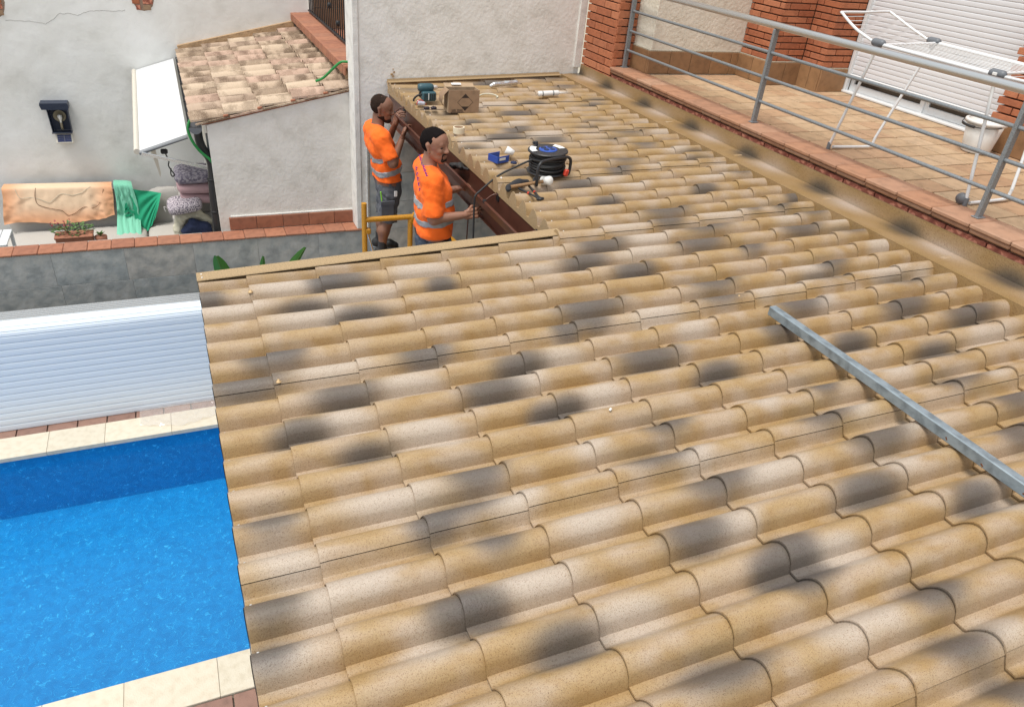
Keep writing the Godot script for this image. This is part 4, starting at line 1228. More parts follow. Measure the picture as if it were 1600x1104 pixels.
func patio_things() -> void:
	var pf := setting("patio_floor", Vector3(-1, DECKY, -6), "neighbour's patio floor")
	obj("slab", box(Vector3(-2.2, DECKY - 0.02, -6.05), Vector3(5.0, 0.04, 3.5), 0.0), M.concrete, pf)
	# wall lamp
	var l := thing("wall_lamp", Vector3(-1.42, -1.35, -7.8), "dark blue wall lantern with a bulb and a small solar panel below it", "lamp")
	var z0 := -7.8
	var hood := [Vector3(-1.585, -0.905, z0), Vector3(-1.275, -0.905, z0), Vector3(-1.265, -0.93, z0), Vector3(-1.272, -0.99, z0), Vector3(-1.575, -0.985, z0), Vector3(-1.59, -0.93, z0)]
	obj("hood", prism(hood, Vector3(0, 0, 0.17)), M.navy_metal, l)
	obj("back_plate", box(Vector3(-1.405, -1.13, z0 + 0.006), Vector3(0.22, 0.32, 0.012), 0.002), M.navy_metal, l)
	for sx in [-0.118, 0.112]:
		obj("side_plate", prism([Vector3(-1.408 + sx, -0.99, z0), Vector3(-1.408 + sx, -0.99, z0 + 0.14), Vector3(-1.408 + sx * 0.94, -1.30, z0 + 0.10), Vector3(-1.408 + sx * 0.94, -1.30, z0)], Vector3(0.007, 0, 0)), M.navy_metal, l)
	obj("floor_plate", box(Vector3(-1.41, -1.302, z0 + 0.055), Vector3(0.235, 0.014, 0.12), 0.003), M.navy_metal, l)
	obj("reflector", lathe([Vector2(0, 0.004), Vector2(0.05, 0.006), Vector2(0.072, 0.016), Vector2(0.076, 0.014), Vector2(0.05, 0.0)], 24, Transform3D(Basis(Vector3(1, 0, 0), PI / 2), Vector3(-1.405, -1.10, z0 + 0.014))), M.lamp_reflector, l)
	obj("bulb", lathe([Vector2(0, 0.052), Vector2(0.022, 0.046), Vector2(0.029, 0.026), Vector2(0.024, 0.004), Vector2(0.014, -0.02), Vector2(0.014, -0.06), Vector2(0, -0.062)], 16, Transform3D(Basis(), Vector3(-1.40, -1.125, z0 + 0.065))), M.white_plastic, l)
	obj("socket", lathe([Vector2(0.015, 0.0), Vector2(0.018, -0.02), Vector2(0.018, -0.09), Vector2(0, -0.092)], 12, Transform3D(Basis(), Vector3(-1.40, -1.175, z0 + 0.065))), M.lamp_reflector, l)
	var pb := Basis(Vector3(1, 0, 0), -0.5)
	var pc := Vector3(-1.40, -1.385, z0 + 0.075)
	obj("panel_case", box(pc, Vector3(0.20, 0.125, 0.03), 0.006, pb), M.beige_plastic, l)
	for i in 4:
		for j in 2: obj("solar_cell", box(pc + pb * Vector3((j - 0.5) * 0.082, 0.036 - 0.024 * i, 0.0165), Vector3(0.079, 0.0215, 0.002), 0.0, pb), M.solar, l)
	obj("panel_arm", box(Vector3(-1.41, -1.33, z0 + 0.04), Vector3(0.15, 0.05, 0.03), 0.004), M.beige_plastic, l)
	# sofa along the wall
	var s := thing("patio_sofa", Vector3(-1.0, DECKY, -7.3), "long grey upholstered garden sofa against the patio wall under the towels", "sofa")
	obj("base", box(Vector3(-1.02, -2.70, -7.28), Vector3(2.55, 0.14, 0.86), 0.02), M.sofa, s)
	for k in 3: obj("back_cushion", pillow(Vector3(-1.84 + 0.84 * k, -2.36, -7.52), Vector3(0.83, 0.62, 0.24), Basis(Vector3(1, 0, 0), -0.12)), M.sofa, s)
	for k in 3: obj("seat_cushion", pillow(Vector3(-1.84 + 0.84 * k, -2.585, -7.14), Vector3(0.83, 0.18, 0.62), Basis()), M.sofa_seat, s)
	# orange towel over the back cushions, with cord-like printed lines
	var t := thing("beach_towel", Vector3(-1.57, -2.4, -7.4), "orange ombre beach towel with wavy line pattern draped over the sofa back", "towel")
	var st := mb(true)
	var gg := folds(60, 26, func(u: float, v: float):
		var x := lerpf(-2.215, -0.945, u) + 0.012 * sin(v * 5.0) - 0.035 * v * (1.0 - u)
		var top := -1.945 - 0.035 * u
		var drop: float = 0.44 - 0.06 * smoothstep(0.85, 1.0, u) - 0.02 * sin(u * 9.0)
		var fold := 0.016 * sin(u * 40.0 + 3.0 * sin(v * 3.0) + 4.0 * nz.get_noise_2d(u * 3.0, v * 2.0)) * smoothstep(0.15, 0.5, v) * (0.15 + pow(absf(u - 0.45) * 2.0, 2.0)) + 0.006 * nz.get_noise_2d(u * 12.0, v * 2.0)
		if v < 0.16: return Vector3(x, top + 0.02 * sin(v / 0.16 * PI * 0.5), -7.66 + 0.24 * v / 0.16)
		var w: float = (v - 0.16) / 0.84
		return Vector3(x, top + 0.02 - drop * w, -7.42 + 0.10 * w + fold + 0.03 * sin(w * 1.5)))
	for i in gg.size() - 1:
		for j in gg[i].size() - 1:
			for q in [[i, j], [i, j + 1], [i + 1, j + 1], [i, j], [i + 1, j + 1], [i + 1, j]]:
				st.set_color(towel_colour(q[1] / 60.0, q[0] / 26.0))
				st.add_vertex(gg[q[0]][q[1]])
	obj("cloth", done(st), M.towel, t)
	for ln in [[[0.12, 0.18], [0.16, 0.4], [0.24, 0.42], [0.33, 0.45], [0.40, 0.52], [0.46, 0.46], [0.52, 0.34], [0.62, 0.38], [0.70, 0.34], [0.76, 0.24], [0.8, 0.18]], [[0.31, 0.18], [0.29, 0.36], [0.31, 0.54], [0.38, 0.63], [0.46, 0.66], [0.52, 0.72], [0.57, 0.84], [0.64, 0.80], [0.72, 0.68], [0.80, 0.72], [0.87, 0.6], [0.92, 0.24]]]:
		var pts := []
		for q in ln:
			var i := int(q[1] * 26); var j := int(q[0] * 60)
			pts.append(gg[i][j] + Vector3(0, 0, 0.006))
		obj("printed_line", tube(smooth_path(pts, 5), 0.003, 5), M.cream_cloth if ln.size() == 11 else M.rust, t)
	# green towel
	var t2 := thing("beach_towel", Vector3(-0.7, -2.5, -7.2), "mint and green leaf-print beach towel hanging off the middle of the sofa", "towel")
	obj("cloth", grid(folds(34, 26, func(u: float, v: float):
		var top: float = lerpf(-1.955, -1.975, u) - 0.05 * maxf(0.0, u - 0.75)
		var x := lerpf(-0.915, -0.70, u) + 0.02 * sin(v * 4.0) + lerpf(-0.04, 0.06, u) * v
		var fold := 0.018 * sin(u * 21.0 + 5.0 * nz.get_noise_2d(u * 2.0, v * 3.0)) * smoothstep(0.05, 0.5, v) + 0.008 * nz.get_noise_2d(u * 12.0, v * 8.0)
		if v < 0.12: return Vector3(x, top + 0.03 * sin(v / 0.12 * PI * 0.5), -7.66 + 0.26 * v / 0.12)
		var w: float = (v - 0.12) / 0.88
		return Vector3(x, top + 0.03 - 0.68 * w, -7.39 + 0.10 * w + fold + 0.42 * smoothstep(0.62, 0.95, w)))), M.green_towel, t2)
	obj("cloth_fold", grid(folds(34, 24, func(u: float, v: float):
		var a := lerpf(0.05, 1.0, u)
		var top := Vector3(lerpf(-0.76, -0.335, a), lerpf(-1.99, -2.085, a), -7.40)
		var bot := Vector3(lerpf(-0.74, -0.36, pow(a, 0.8)), lerpf(-2.62, -2.12, a * a), -7.28)
		var p := top.lerp(bot, v)
		p.y -= 0.07 * sin(u * PI) * (1.0 - v) * v * 3.0
		p.z += 0.014 * sin(v * 30.0 * (0.5 + u) + u * 6.0) * sin(PI * clampf(u * 1.05, 0.0, 1.0)) + 0.04 * v
		return p)), M.green_print, t2)
	for lf in [[-0.80, -2.27, 0.9], [-0.745, -2.30, -0.6], [-0.79, -2.35, 0.2], [-0.735, -2.39, -0.9], [-0.80, -2.22, 1.3], [-0.74, -2.45, -0.4]]:
		var o := []
		for j in 10:
			var a := TAU * j / 10
			var q := Vector2(cos(a) * 0.055, sin(a) * 0.019).rotated(lf[2])
			o.append(Vector3(lf[0] + q.x, lf[1] + q.y, -7.315))
		obj("printed_leaf", prism(o, Vector3(0, 0, 0.006)), M.green_print, t2)
	# stack of cushions and clothes
	var spec := [[Vector3(0.10, -1.56, -6.6), Vector3(0.46, 0.16, 0.40), 0.03, M.pillow_grey, "grey leaf-print cushion on top of the cushion stack"], [Vector3(0.115, -1.70, -6.6), Vector3(0.46, 0.13, 0.42), -0.03, M.pillow_pink, "dusty pink cushion second from the top of the stack"], [Vector3(0.14, -1.83, -6.6), Vector3(0.46, 0.13, 0.40), -0.12, M.pillow_pink, "dusty pink cushion squashed third in the stack"], [Vector3(-0.05, -1.90, -6.42), Vector3(0.43, 0.15, 0.36), 0.16, M.pillow_zebra, "white and grey streaky cushion leaning at the front of the stack"]]
	for q in spec:
		var pl := thing("cushion", q[0] - Vector3(0, 0.08, 0), q[4], "cushion", "stacked patio cushions")
		obj("cover", pillow(q[0], q[1], Basis(Vector3(0, 0, 1), q[2]) * Basis(Vector3(1, 0, 0), 0.14)), q[3], pl)
		obj("tie", tube(smooth_path([q[0] + Vector3(-q[1].x * 0.5, 0.0, 0.1), q[0] + Vector3(-q[1].x * 0.5 - 0.03, 0.02, 0.12), q[0] + Vector3(-q[1].x * 0.5 - 0.02, -0.04, 0.13)], 4), 0.004, 5), M.paper, pl)
	var ch := thing("storage_chest", Vector3(0.05, DECKY, -6.7), "grey covered chest carrying the cushions and clothes in the patio corner", "chest")
	obj("cover", box(Vector3(0.06, -2.44, -6.75), Vector3(0.56, 0.72, 0.56), 0.05), M.sofa, ch)
	obj("lid", box(Vector3(0.10, -2.0, -6.78), Vector3(0.42, 0.24, 0.44), 0.05), M.sofa, ch)
	var c1 := thing("clothes_pile", Vector3(0.0, -2.2, -6.35), "crumpled cream blanket heaped below the cushions", "clothes")
	obj("blanket", sdf_mesh([[Vector3(-0.17, -2.22, -6.40), 0.055, Vector3(-0.10, -2.07, -6.40), 0.06], [Vector3(-0.10, -2.07, -6.40), 0.06, Vector3(0.08, -2.04, -6.42), 0.055], [Vector3(0.08, -2.04, -6.42), 0.055, Vector3(0.23, -2.17, -6.42), 0.045], [Vector3(-0.18, -2.25, -6.38), 0.04, Vector3(-0.15, -2.42, -6.36), 0.045]], 0.05, 0.02, [], 0.03), M.cream_cloth, c1)
	var c2 := thing("clothes_pile", Vector3(0.05, -2.3, -6.3), "folded navy blue jacket lying on the cream blanket", "clothes")
	obj("jacket", sdf_mesh([[Vector3(-0.08, -2.22, -6.32), 0.05, Vector3(0.02, -2.13, -6.32), 0.05], [Vector3(0.02, -2.13, -6.32), 0.05, Vector3(0.17, -2.19, -6.32), 0.05], [Vector3(0.17, -2.19, -6.32), 0.05, Vector3(0.22, -2.38, -6.32), 0.045], [Vector3(-0.08, -2.24, -6.32), 0.045, Vector3(-0.02, -2.36, -6.3), 0.05], [Vector3(0.04, -2.2, -6.33), 0.06, Vector3(0.12, -2.3, -6.33), 0.06]], 0.05, 0.02, [], 0.025), M.navy_cloth, c2)
	# planter behind the coping
	var pl := thing("planter_box", Vector3(-1.1, -1.62, -4.46), "clay planter box standing behind the garden wall coping", "planter")
	obj("trough", box(Vector3(-1.105, -1.52, -4.46), Vector3(0.33, 0.19, 0.16), 0.012), M.terracotta[2], pl)
	obj("rim", box(Vector3(-1.105, -1.428, -4.46), Vector3(0.345, 0.024, 0.175), 0.006), M.terracotta[0], pl)
	obj("stand", box(Vector3(-1.105, -2.2, -4.46), Vector3(0.3, 1.17, 0.14), 0.0), M.concrete, pl)
	var fp := thing("flowering_plant", Vector3(-1.13, -1.45, -4.47), "bushy green plant with dark red flowers in the clay planter", "plant")
	var lv := mb(); var fl := mb(); var sg := mb(true)
	for k in 150:
		var a := rng.randf() * TAU
		var rr := sqrt(rng.randf()) * 0.17
		var p := Vector3(-1.12 + cos(a) * rr * 1.1, -1.42 + rng.randf() * 0.11 * (1.0 - rr * 2.5), -4.50 + sin(a) * rr * 0.6)
		add_leaf(lv, p, Vector3(cos(a), rng.randf_range(0.1, 0.9), sin(a)).normalized(), rng.randf_range(0.025, 0.045), 0.013)
	for k in 26:
		var p := Vector3(-1.29 + rng.randf() * 0.18, -1.36 + rng.randf() * 0.10, -4.50 + rng.randf() * 0.08)
		fl = mb()
		for j in 3: add_leaf(fl, p, Vector3(rng.randf() - 0.5, rng.randf(), rng.randf() - 0.5).normalized(), 0.016, 0.008)
		obj("flower", done(fl), M.flower, fp)
		if k % 3 == 0: add_tube(sg, [p, Vector3(-1.15, -1.43, -4.5)], 0.0018, 4)
	obj("foliage", done(lv), M.leaf2, fp)
	obj("stems", done(sg), M.rust, fp)
	var sp := thing("seedling", Vector3(-0.88, -1.55, -4.5), "small succulent with pointed grey-green leaves beside the planter", "plant")
	lv = mb()
	for k in 7: add_leaf(lv, Vector3(-0.875, -1.47, -4.48), Vector3(cos(k * 1.3) * 0.8, 1.0, sin(k * 1.3) * 0.5).normalized(), 0.075, 0.014)
	obj("leaves", done(lv), M.leaf2, sp)
	obj("pot", lathe([Vector2(0, -0.12), Vector2(0.05, -0.12), Vector2(0.06, 0.0), Vector2(0, 0.0)], 14, Transform3D(Basis(), Vector3(-0.875, -1.47, -4.48))), M.terracotta[1], sp)
	obj("stand", box(Vector3(-0.875, -2.19, -4.48), Vector3(0.1, 1.21, 0.1), 0.0), M.concrete, sp)
	var wb := thing("white_table", Vector3(-1.9, DECKY, -4.75), "corner of a small white slatted garden table", "table")
	for k in 3: obj("slat", box(Vector3(-1.745 - 0.085 * k, -1.50, -4.68), Vector3(0.078, 0.02, 0.4), 0.004), M.white_metal, wb)
	for q in [[-1.72, -4.5], [-1.94, -4.5], [-1.72, -4.86], [-1.94, -4.86]]: obj("leg", box(Vector3(q[0], -2.155, q[1]), Vector3(0.03, 1.29, 0.03), 0.0), M.white_metal, wb)

func towel_colour(u: float, v: float) -> Color:
	var a := Vector3(0.80, 0.59, 0.41)
	var b := Vector3(0.76, 0.39, 0.215)
	var e := maxf(smoothstep(0.5, 1.0, v), maxf(smoothstep(0.25, 0.0, u), smoothstep(0.72, 1.0, u)))
	var c := a.lerp(b, clampf(e, 0.0, 1.0))
	return Color(c.x, c.y, c.z)

func add_leaf(st: SurfaceTool, p: Vector3, d: Vector3, l: float, w: float) -> void:
	var side := d.cross(Vector3.UP)
	if side.length() < 0.01: side = Vector3.RIGHT
	side = side.normalized()
	var up := side.cross(d).normalized()
	var tip := p + d * l - Vector3(0, l * 0.15, 0)
	var m := p + d * l * 0.5 + up * l * 0.05
	tri(st, p, m + side * w, tip); tri(st, p, tip, m - side * w)

# soft box: superellipsoid
func pillow(c: Vector3, s: Vector3, b: Basis) -> ArrayMesh:
	var st := mb(true)
	var g := []
	var n := 18
	var m := 12
	for i in m + 1:
		var ph := -PI * 0.5 + PI * i / m
		var row := []
		for j in n + 1:
			var th := TAU * j / n
			var x := signf(cos(th)) * pow(absf(cos(th)), 0.45) * pow(maxf(cos(ph), 0.0), 0.45)
			var z := signf(sin(th)) * pow(absf(sin(th)), 0.45) * pow(maxf(cos(ph), 0.0), 0.45)
			var y := signf(sin(ph)) * pow(absf(sin(ph)), 0.8)
			var q := Vector3(x, y, z) * s * 0.5
			q += Vector3(0, 0.02 * s.y * sin(x * 9.0 + z * 7.0), 0)
			row.append(c + b * q)
		g.append(row)
	add_grid(st, g, true)
	return done(st)

# ------------------------------------------------------------------ slatted box at the head of the pool
func pool_box() -> void:
	var b := thing("slatted_pool_box", Vector3(-1.2, DECKY, -3.3), "tall white slatted box with rounded top standing at the end of the pool", "pool box")
	var x0 := -3.6
	var x1 := 0.7
	var zf := -3.145
	var path := []
	var h := 0.066
	# polyline of slat joints: up the front, round the shoulder, back over the top
	var y := DECKY + 0.012
	while y < -1.80:
		path.append(Vector2(zf, y)); y += h
	var R := 0.10
	var yc := y
	var a := 0.0
	while a < PI * 0.5:
		path.append(Vector2(zf - R + R * cos(a), yc + R * sin(a))); a += 0.42
	var z := zf - R
	while z > -3.44:
		path.append(Vector2(z, yc + R)); z -= 0.034
	for i in path.size() - 1:
		var p: Vector2 = path[i]
		var q: Vector2 = path[i + 1]
		var t := (q - p).normalized()
		var n := Vector2(-t.y, t.x) * -1.0
		if n.x < 0 and i < 10: n = -n
		if i >= 10 and n.y < 0: n = -n
		var l := (q - p).length()
		var o := []
		var hh := 1.0 if i < 19 else 1.7
		for k in [[0.0, -0.006], [0.03, 0.004], [0.12, 0.0075 * hh], [0.5, 0.0085 * hh], [0.88, 0.0075 * hh], [0.96, 0.004], [0.985, -0.006]]:
			var w: Vector2 = p + t * (l * k[0]) + n * k[1]
			o.append(Vector3(x0, w.y, w.x))
		obj("slat", prism(o, Vector3(x1 - x0, 0, 0)), M.slat if i < 19 else M.alu, b)
	obj("core", box(Vector3((x0 + x1) * 0.5, -2.275, -3.31), Vector3(x1 - x0 - 0.01, 1.04, 0.29), 0.0), M.grey_plastic, b)

# ------------------------------------------------------------------ scaffold
func scaffold() -> void:
	var s := thing("scaffold_tower", Vector3(1.7, DECKY, -2.7), "yellow tubular scaffold that the two workmen stand on", "scaffold")
	var yp := -1.345
	for q in [[1.41, -2.5, -0.53], [1.83, -2.5, -0.70]]:
		obj("post", tube([Vector3(q[0], DECKY, q[1]), Vector3(q[0], q[2], q[1])], 0.024, 12), M.yellow, s)
	obj("guard_tube", tube([Vector3(1.41, -0.685, -2.5), Vector3(1.845, -0.685, -2.5)], 0.024, 12), M.yellow, s)
	obj("guard_tube", tube([Vector3(1.41, yp - 0.05, -2.5), Vector3(1.83, yp - 0.05, -2.5)], 0.022, 12), M.yellow, s)
	obj("deck", box(Vector3(1.765, yp - 0.018, -2.84), Vector3(0.34, 0.035, 0.80), 0.004), M.yellow, s)
	obj("deck", box(Vector3(1.70, yp - 0.018, -1.55), Vector3(0.46, 0.035, 1.5), 0.004), M.yellow, s)
	for q in [[1.5, -0.85], [1.9, -0.85]]: obj("post", tube([Vector3(q[0], DECKY, q[1]), Vector3(q[0], yp - 0.03, q[1])], 0.024, 12), M.yellow, s)
	obj("end_bracket", box(Vector3(1.868, -0.70, -2.49), Vector3(0.07, 0.10, 0.03), 0.004, Basis(Vector3(0, 0, 1), -0.4)), M.yellow, s)
	obj("brace", tube([Vector3(1.44, -0.80, -2.54), Vector3(1.58, yp, -2.62)], 0.011, 8), M.alu, s)
	obj("coupler", box(Vector3(1.44, -0.79, -2.50), Vector3(0.05, 0.05, 0.05), 0.008), M.yellow, s)
	var p := thing("scaffold_plank", Vector3(2.05, -0.8, -2.1), "yellow perforated steel plank beside the workman in front", "plank")
	var b := Basis(Vector3.UP, 0.10)
	obj("plank", box(Vector3(2.03, -0.775, -2.05), Vector3(0.20, 0.03, 0.95), 0.003, b), M.yellow, p)
	for i in 12:
		for j in 2: obj("hole", lathe([Vector2(0, 0.0165), Vector2(0.011, 0.0165), Vector2(0.013, 0.0155)], 10, Transform3D(Basis(), Vector3(2.03, -0.775, -2.05) + b * Vector3((j - 0.5) * 0.09, 0, -0.42 + i * 0.075))), M.gap, p)
	for q in [-1.62, -2.48]: obj("trestle_leg", tube([Vector3(2.04, DECKY, q), Vector3(2.04, -0.79, q)], 0.02, 10), M.yellow, p)
	var w := thing("wood_block", Vector3(2.03, -0.76, -2.3), "small offcut of timber lying on the yellow plank", "wood block")
	obj("block", box(Vector3(2.03, -0.715, -2.28), Vector3(0.14, 0.09, 0.18), 0.006, b), M.wood, w)
	var rod := thing("brown_rod", Vector3(2.12, -0.78, -1.9), "thin brown rod standing upright behind the workman's hand", "rod")
	obj("rod", tube([Vector3(2.16, DECKY, -1.95), Vector3(2.06, -0.28, -1.65)], 0.006, 8), M.brown_metal, rod)

# ------------------------------------------------------------------ tools and parcels lying on the roof
func text(called: String, s: String, size: float, m: Material, parent: Node, at: Vector3, b: Basis, depth := 0.001) -> void:
	var tm := TextMesh.new()
	var f := SystemFont.new()
	f.font_names = PackedStringArray(["Droid Sans"])
	f.font_weight = 700
	tm.font = f
	tm.text = s
	tm.font_size = 32
	tm.pixel_size = size / 32.0
	tm.depth = depth
	tm.horizontal_alignment = HORIZONTAL_ALIGNMENT_LEFT
	var o := obj(called, tm, m, parent, at)
	o.basis = b

func roof_clutter() -> void:
	var first := get_child_count()
	# grey square tube lying down the slope
	var t := thing("steel_tube", RP(2.66, 2.4, 0.044), "long blue-grey galvanised square steel tube lying on the roof", "steel tube")
	var b := Basis(Vector3.UP, 0.004)
	obj("tube", box(RP(2.66, 2.42, 0.071), Vector3(0.042, 0.048, 2.52), 0.004, b), M.zinc, t)
	for z in [1.36, 1.55, 1.71, 1.885, 2.05, 2.22, 2.38, 2.55]:
		if z > 1.9: obj("rust_spot", box(RP(2.6385, z, 0.062 + 0.006 * sin(z * 20.0)), Vector3(0.002, 0.007, 0.014), 0.001, Basis(Vector3(1, 0, 0), sin(z * 9.0))), M.rust, t)
	# cardboard box
	var c := thing("cardboard_box", Vector3(2.415, 0.135, -2.9), "open brown cardboard box with a printed diamond mark on the roof", "box")
	var bb := Basis(Vector3.UP, -0.03)
	var o := Vector3(2.415, 0.143, -2.835)
	var W := 0.286; var H := 0.196; var D := 0.135
	obj("front_panel", box(o + bb * Vector3(0, H * 0.5, 0), Vector3(W, H, 0.005), 0.001, bb), M.card, c)
	obj("back_panel", box(o + bb * Vector3(0, H * 0.5, -D), Vector3(W, H, 0.005), 0.001, bb), M.card_in, c)
	obj("side_panel", box(o + bb * Vector3(-W * 0.5 + 0.003, H * 0.5, -D * 0.5), Vector3(0.005, H, D - 0.005), 0.001, bb), M.card_in, c)
	obj("side_panel", box(o + bb * Vector3(W * 0.5 - 0.003, H * 0.5, -D * 0.5), Vector3(0.005, H, D - 0.005), 0.001, bb), M.card_in, c)
	obj("bottom_panel", box(o + bb * Vector3(0, 0.004, -D * 0.5), Vector3(W - 0.01, 0.005, D - 0.006), 0.0, bb), M.card, c)
	obj("flap", grid([[o + bb * Vector3(-W * 0.5, H, -0.005), o + bb * Vector3(-W * 0.5, H, -D)], [o + bb * Vector3(-W * 0.5 - 0.045, H * 0.72, -0.02), o + bb * Vector3(-W * 0.5 - 0.045, H * 0.75, -D)], [o + bb * Vector3(-W * 0.5 - 0.05, H * 0.42, -0.03), o + bb * Vector3(-W * 0.5 - 0.05, H * 0.45, -D)], [o + bb * Vector3(-W * 0.5 - 0.015, H * 0.16, -0.035), o + bb * Vector3(-W * 0.5 - 0.015, H * 0.2, -D)]]), M.card, c)
	obj("flap", box(o + bb * Vector3(0.0, H + 0.008, -D - 0.03), Vector3(W - 0.01, 0.004, 0.06), 0.0, bb * Basis(Vector3(1, 0, 0), 0.35)), M.card_in, c)
	var dm := Vector3(0.012, H * 0.47, 0.0026)
	var R := 0.074
	var mk := func(l: Array, called: String):
		var ol := []
		for q in l: ol.append(o + bb * (dm + Vector3(q[0], q[1], 0)))
		obj(called, prism(ol, bb * Vector3(0, 0, 0.0008)), M.ink, c)
	mk.call([[0, R], [-0.037, R - 0.037], [0.037, R - 0.037]], "printed_triangle")
	mk.call([[0, -R], [0.037, -R + 0.037], [-0.037, -R + 0.037]], "printed_triangle")
	for sx in [-1.0, 1.0]:
		for sy in [-1.0, 1.0]:
			mk.call([[sx * 0.036, sy * (R - 0.036)], [sx * R, 0], [sx * (R - 0.004), 0], [sx * 0.033, sy * (R - 0.037)]], "printed_line")
	text("print", "UN 1950", 0.026, M.ink, c, o + bb * Vector3(-0.112, 0.022, 0.0026), bb)
	text("print", "AEROSOLES", 0.022, M.ink, c, o + bb * Vector3(-0.12, 0.004, 0.0026), bb)
	obj("paper_slip", box(o + bb * Vector3(-0.03, H + 0.02, -D - 0.02), Vector3(0.09, 0.002, 0.03), 0.0, bb * Basis(Vector3(1, 0, 0), 0.3)), M.paper, c)
	# cordless drill lying on its battery
	var d := thing("cordless_drill", Vector3(2.21, 0.14, -3.28), "dark teal cordless drill with a black strap left of the cardboard box", "drill")
	var dc := Vector3(2.215, 0.145, -3.30)
	obj("battery", box(dc + Vector3(0.005, 0.045, 0.03), Vector3(0.135, 0.085, 0.07), 0.012), M.teal_plastic, d)
	obj("body", lathe([Vector2(0, -0.085), Vector2(0.03, -0.083), Vector2(0.038, -0.06), Vector2(0.038, 0.03), Vector2(0.032, 0.055), Vector2(0.022, 0.062)], 18, Transform3D(Basis(Vector3(0, 0, 1), -PI / 2), dc + Vector3(0.0, 0.112, -0.01))), M.teal_plastic, d)
	obj("chuck", lathe([Vector2(0.024, 0.0), Vector2(0.022, 0.03), Vector2(0.012, 0.045), Vector2(0.004, 0.047)], 14, Transform3D(Basis(Vector3(0, 0, 1), -PI / 2), dc + Vector3(0.06, 0.112, -0.01))), M.screw, d)
	obj("bit", tube([dc + Vector3(0.10, 0.112, -0.01), dc + Vector3(0.165, 0.112, -0.01)], 0.004, 6), M.dark_metal, d)
	obj("handle", box(dc + Vector3(-0.045, 0.06, -0.02), Vector3(0.05, 0.10, 0.05), 0.015, Basis(Vector3(1, 0, 0), 0.6)), M.black_plastic, d)
	obj("strap", tube(smooth_path([dc + Vector3(-0.06, 0.06, 0.03), dc + Vector3(-0.10, 0.05, 0.03), dc + Vector3(-0.13, 0.02, 0.02), dc + Vector3(-0.135, -0.005, 0.02)], 4), 0.009, 6), M.black_rubber, d)
	for k in 6: obj("vent", box(dc + Vector3(-0.04 + 0.018 * k, 0.045, 0.0655), Vector3(0.008, 0.06, 0.003), 0.001), M.black_plastic if k != 2 else M.paper, d)
	# sunglasses, safety glasses
	var g := thing("sunglasses", Vector3(2.14, 0.135, -2.96), "dark sunglasses lying upside down on the roof", "sunglasses")
	for x in [2.105, 2.172]: obj("lens", sdf_mesh([[Vector3(x - 0.012, 0.157, -2.955), 0.016, Vector3(x + 0.012, 0.157, -2.955), 0.016]], 0.01, 0.004, [Plane(Vector3(0, -1, 0), -0.147)], 0.0), M.lens, g)
	obj("bridge", tube([Vector3(2.118, 0.162, -2.955), Vector3(2.16, 0.162, -2.955)], 0.0025, 6), M.dark_metal, g)
	for x in [2.088, 2.19]: obj("temple", tube([Vector3(x, 0.158, -2.958), Vector3(x + 0.01, 0.150, -3.06)], 0.0025, 6), M.dark_metal, g)
	var g2 := thing("safety_glasses", Vector3(2.1, 0.135, -3.14), "clear safety glasses tinted red at the edge beside the drill", "safety glasses")
	obj("lens", sdf_mesh([[Vector3(2.085, 0.165, -3.13), 0.022, Vector3(2.125, 0.16, -3.12), 0.018]], 0.01, 0.005, [], 0.0), M.clear_lens, g2)
	obj("frame", tube(smooth_path([Vector3(2.06, 0.15, -3.12), Vector3(2.075, 0.185, -3.12), Vector3(2.11, 0.188, -3.12), Vector3(2.15, 0.15, -3.12)], 4), 0.004, 6), M.red_plastic, g2)
	# masking tape
	var mt := thing("masking_tape_roll", RP(2.17, -2.25, 0.045), "roll of cream masking tape lying flat on the roof", "tape")
	var mx := Transform3D(Basis(Vector3(0, 0, 1), SL), RP(2.17, -2.25, 0.045))
	obj("roll", lathe([Vector2(0.047, 0.0), Vector2(0.048, 0.003), Vector2(0.048, 0.047), Vector2(0.047, 0.05), Vector2(0.039, 0.05), Vector2(0.039, 0.0), Vector2(0.047, 0.0)], 28, mx, false), M.masking, mt)
	obj("core", lathe([Vector2(0.0388, 0.001), Vector2(0.0388, 0.049), Vector2(0.0365, 0.049), Vector2(0.0365, 0.001)], 28, mx), M.card, mt)
	# silicone cartridges
	var ca := thing("sealant_cartridge", RP(3.5, -3.26, 0.045), "white sealant cartridge with long nozzle on the right of the roof", "cartridge")
	var cx := Transform3D(Basis(Vector3(0, 0, 1), -PI / 2 + SL), RP(3.37, -3.265, 0.07))
	obj("tube", lathe([Vector2(0, 0.0), Vector2(0.024, 0.0), Vector2(0.025, 0.004), Vector2(0.025, 0.212), Vector2(0.022, 0.218), Vector2(0, 0.22)], 20, cx), M.paper, ca)
	obj("nozzle", lathe([Vector2(0.011, 0.22), Vector2(0.009, 0.24), Vector2(0.0035, 0.325), Vector2(0, 0.326)], 12, cx), M.white_plastic, ca)
	for q in [0.035, 0.15]: obj("label_band", lathe([Vector2(0.0253, q), Vector2(0.0256, q + 0.001), Vector2(0.0256, q + 0.012), Vector2(0.0253, q + 0.013)], 20, cx), M.galv, ca)
	var cb := thing("sealant_cartridge", RP(3.2, -3.76, 0.045), "foil-wrapped sealant sausage lying near the white wall", "cartridge")
	obj("wrap", sdf_mesh([[RP(3.08, -3.735, 0.068), 0.024, RP(3.34, -3.775, 0.068), 0.026], [RP(3.07, -3.74, 0.06), 0.012, RP(3.045, -3.735, 0.055), 0.018]], 0.012, 0.006, [], 0.005), M.alu, cb)
	var hk := thing("white_strap", RP(2.9, -3.45, 0.045), "pale plastic strap curling on the roof beside the box", "strap")
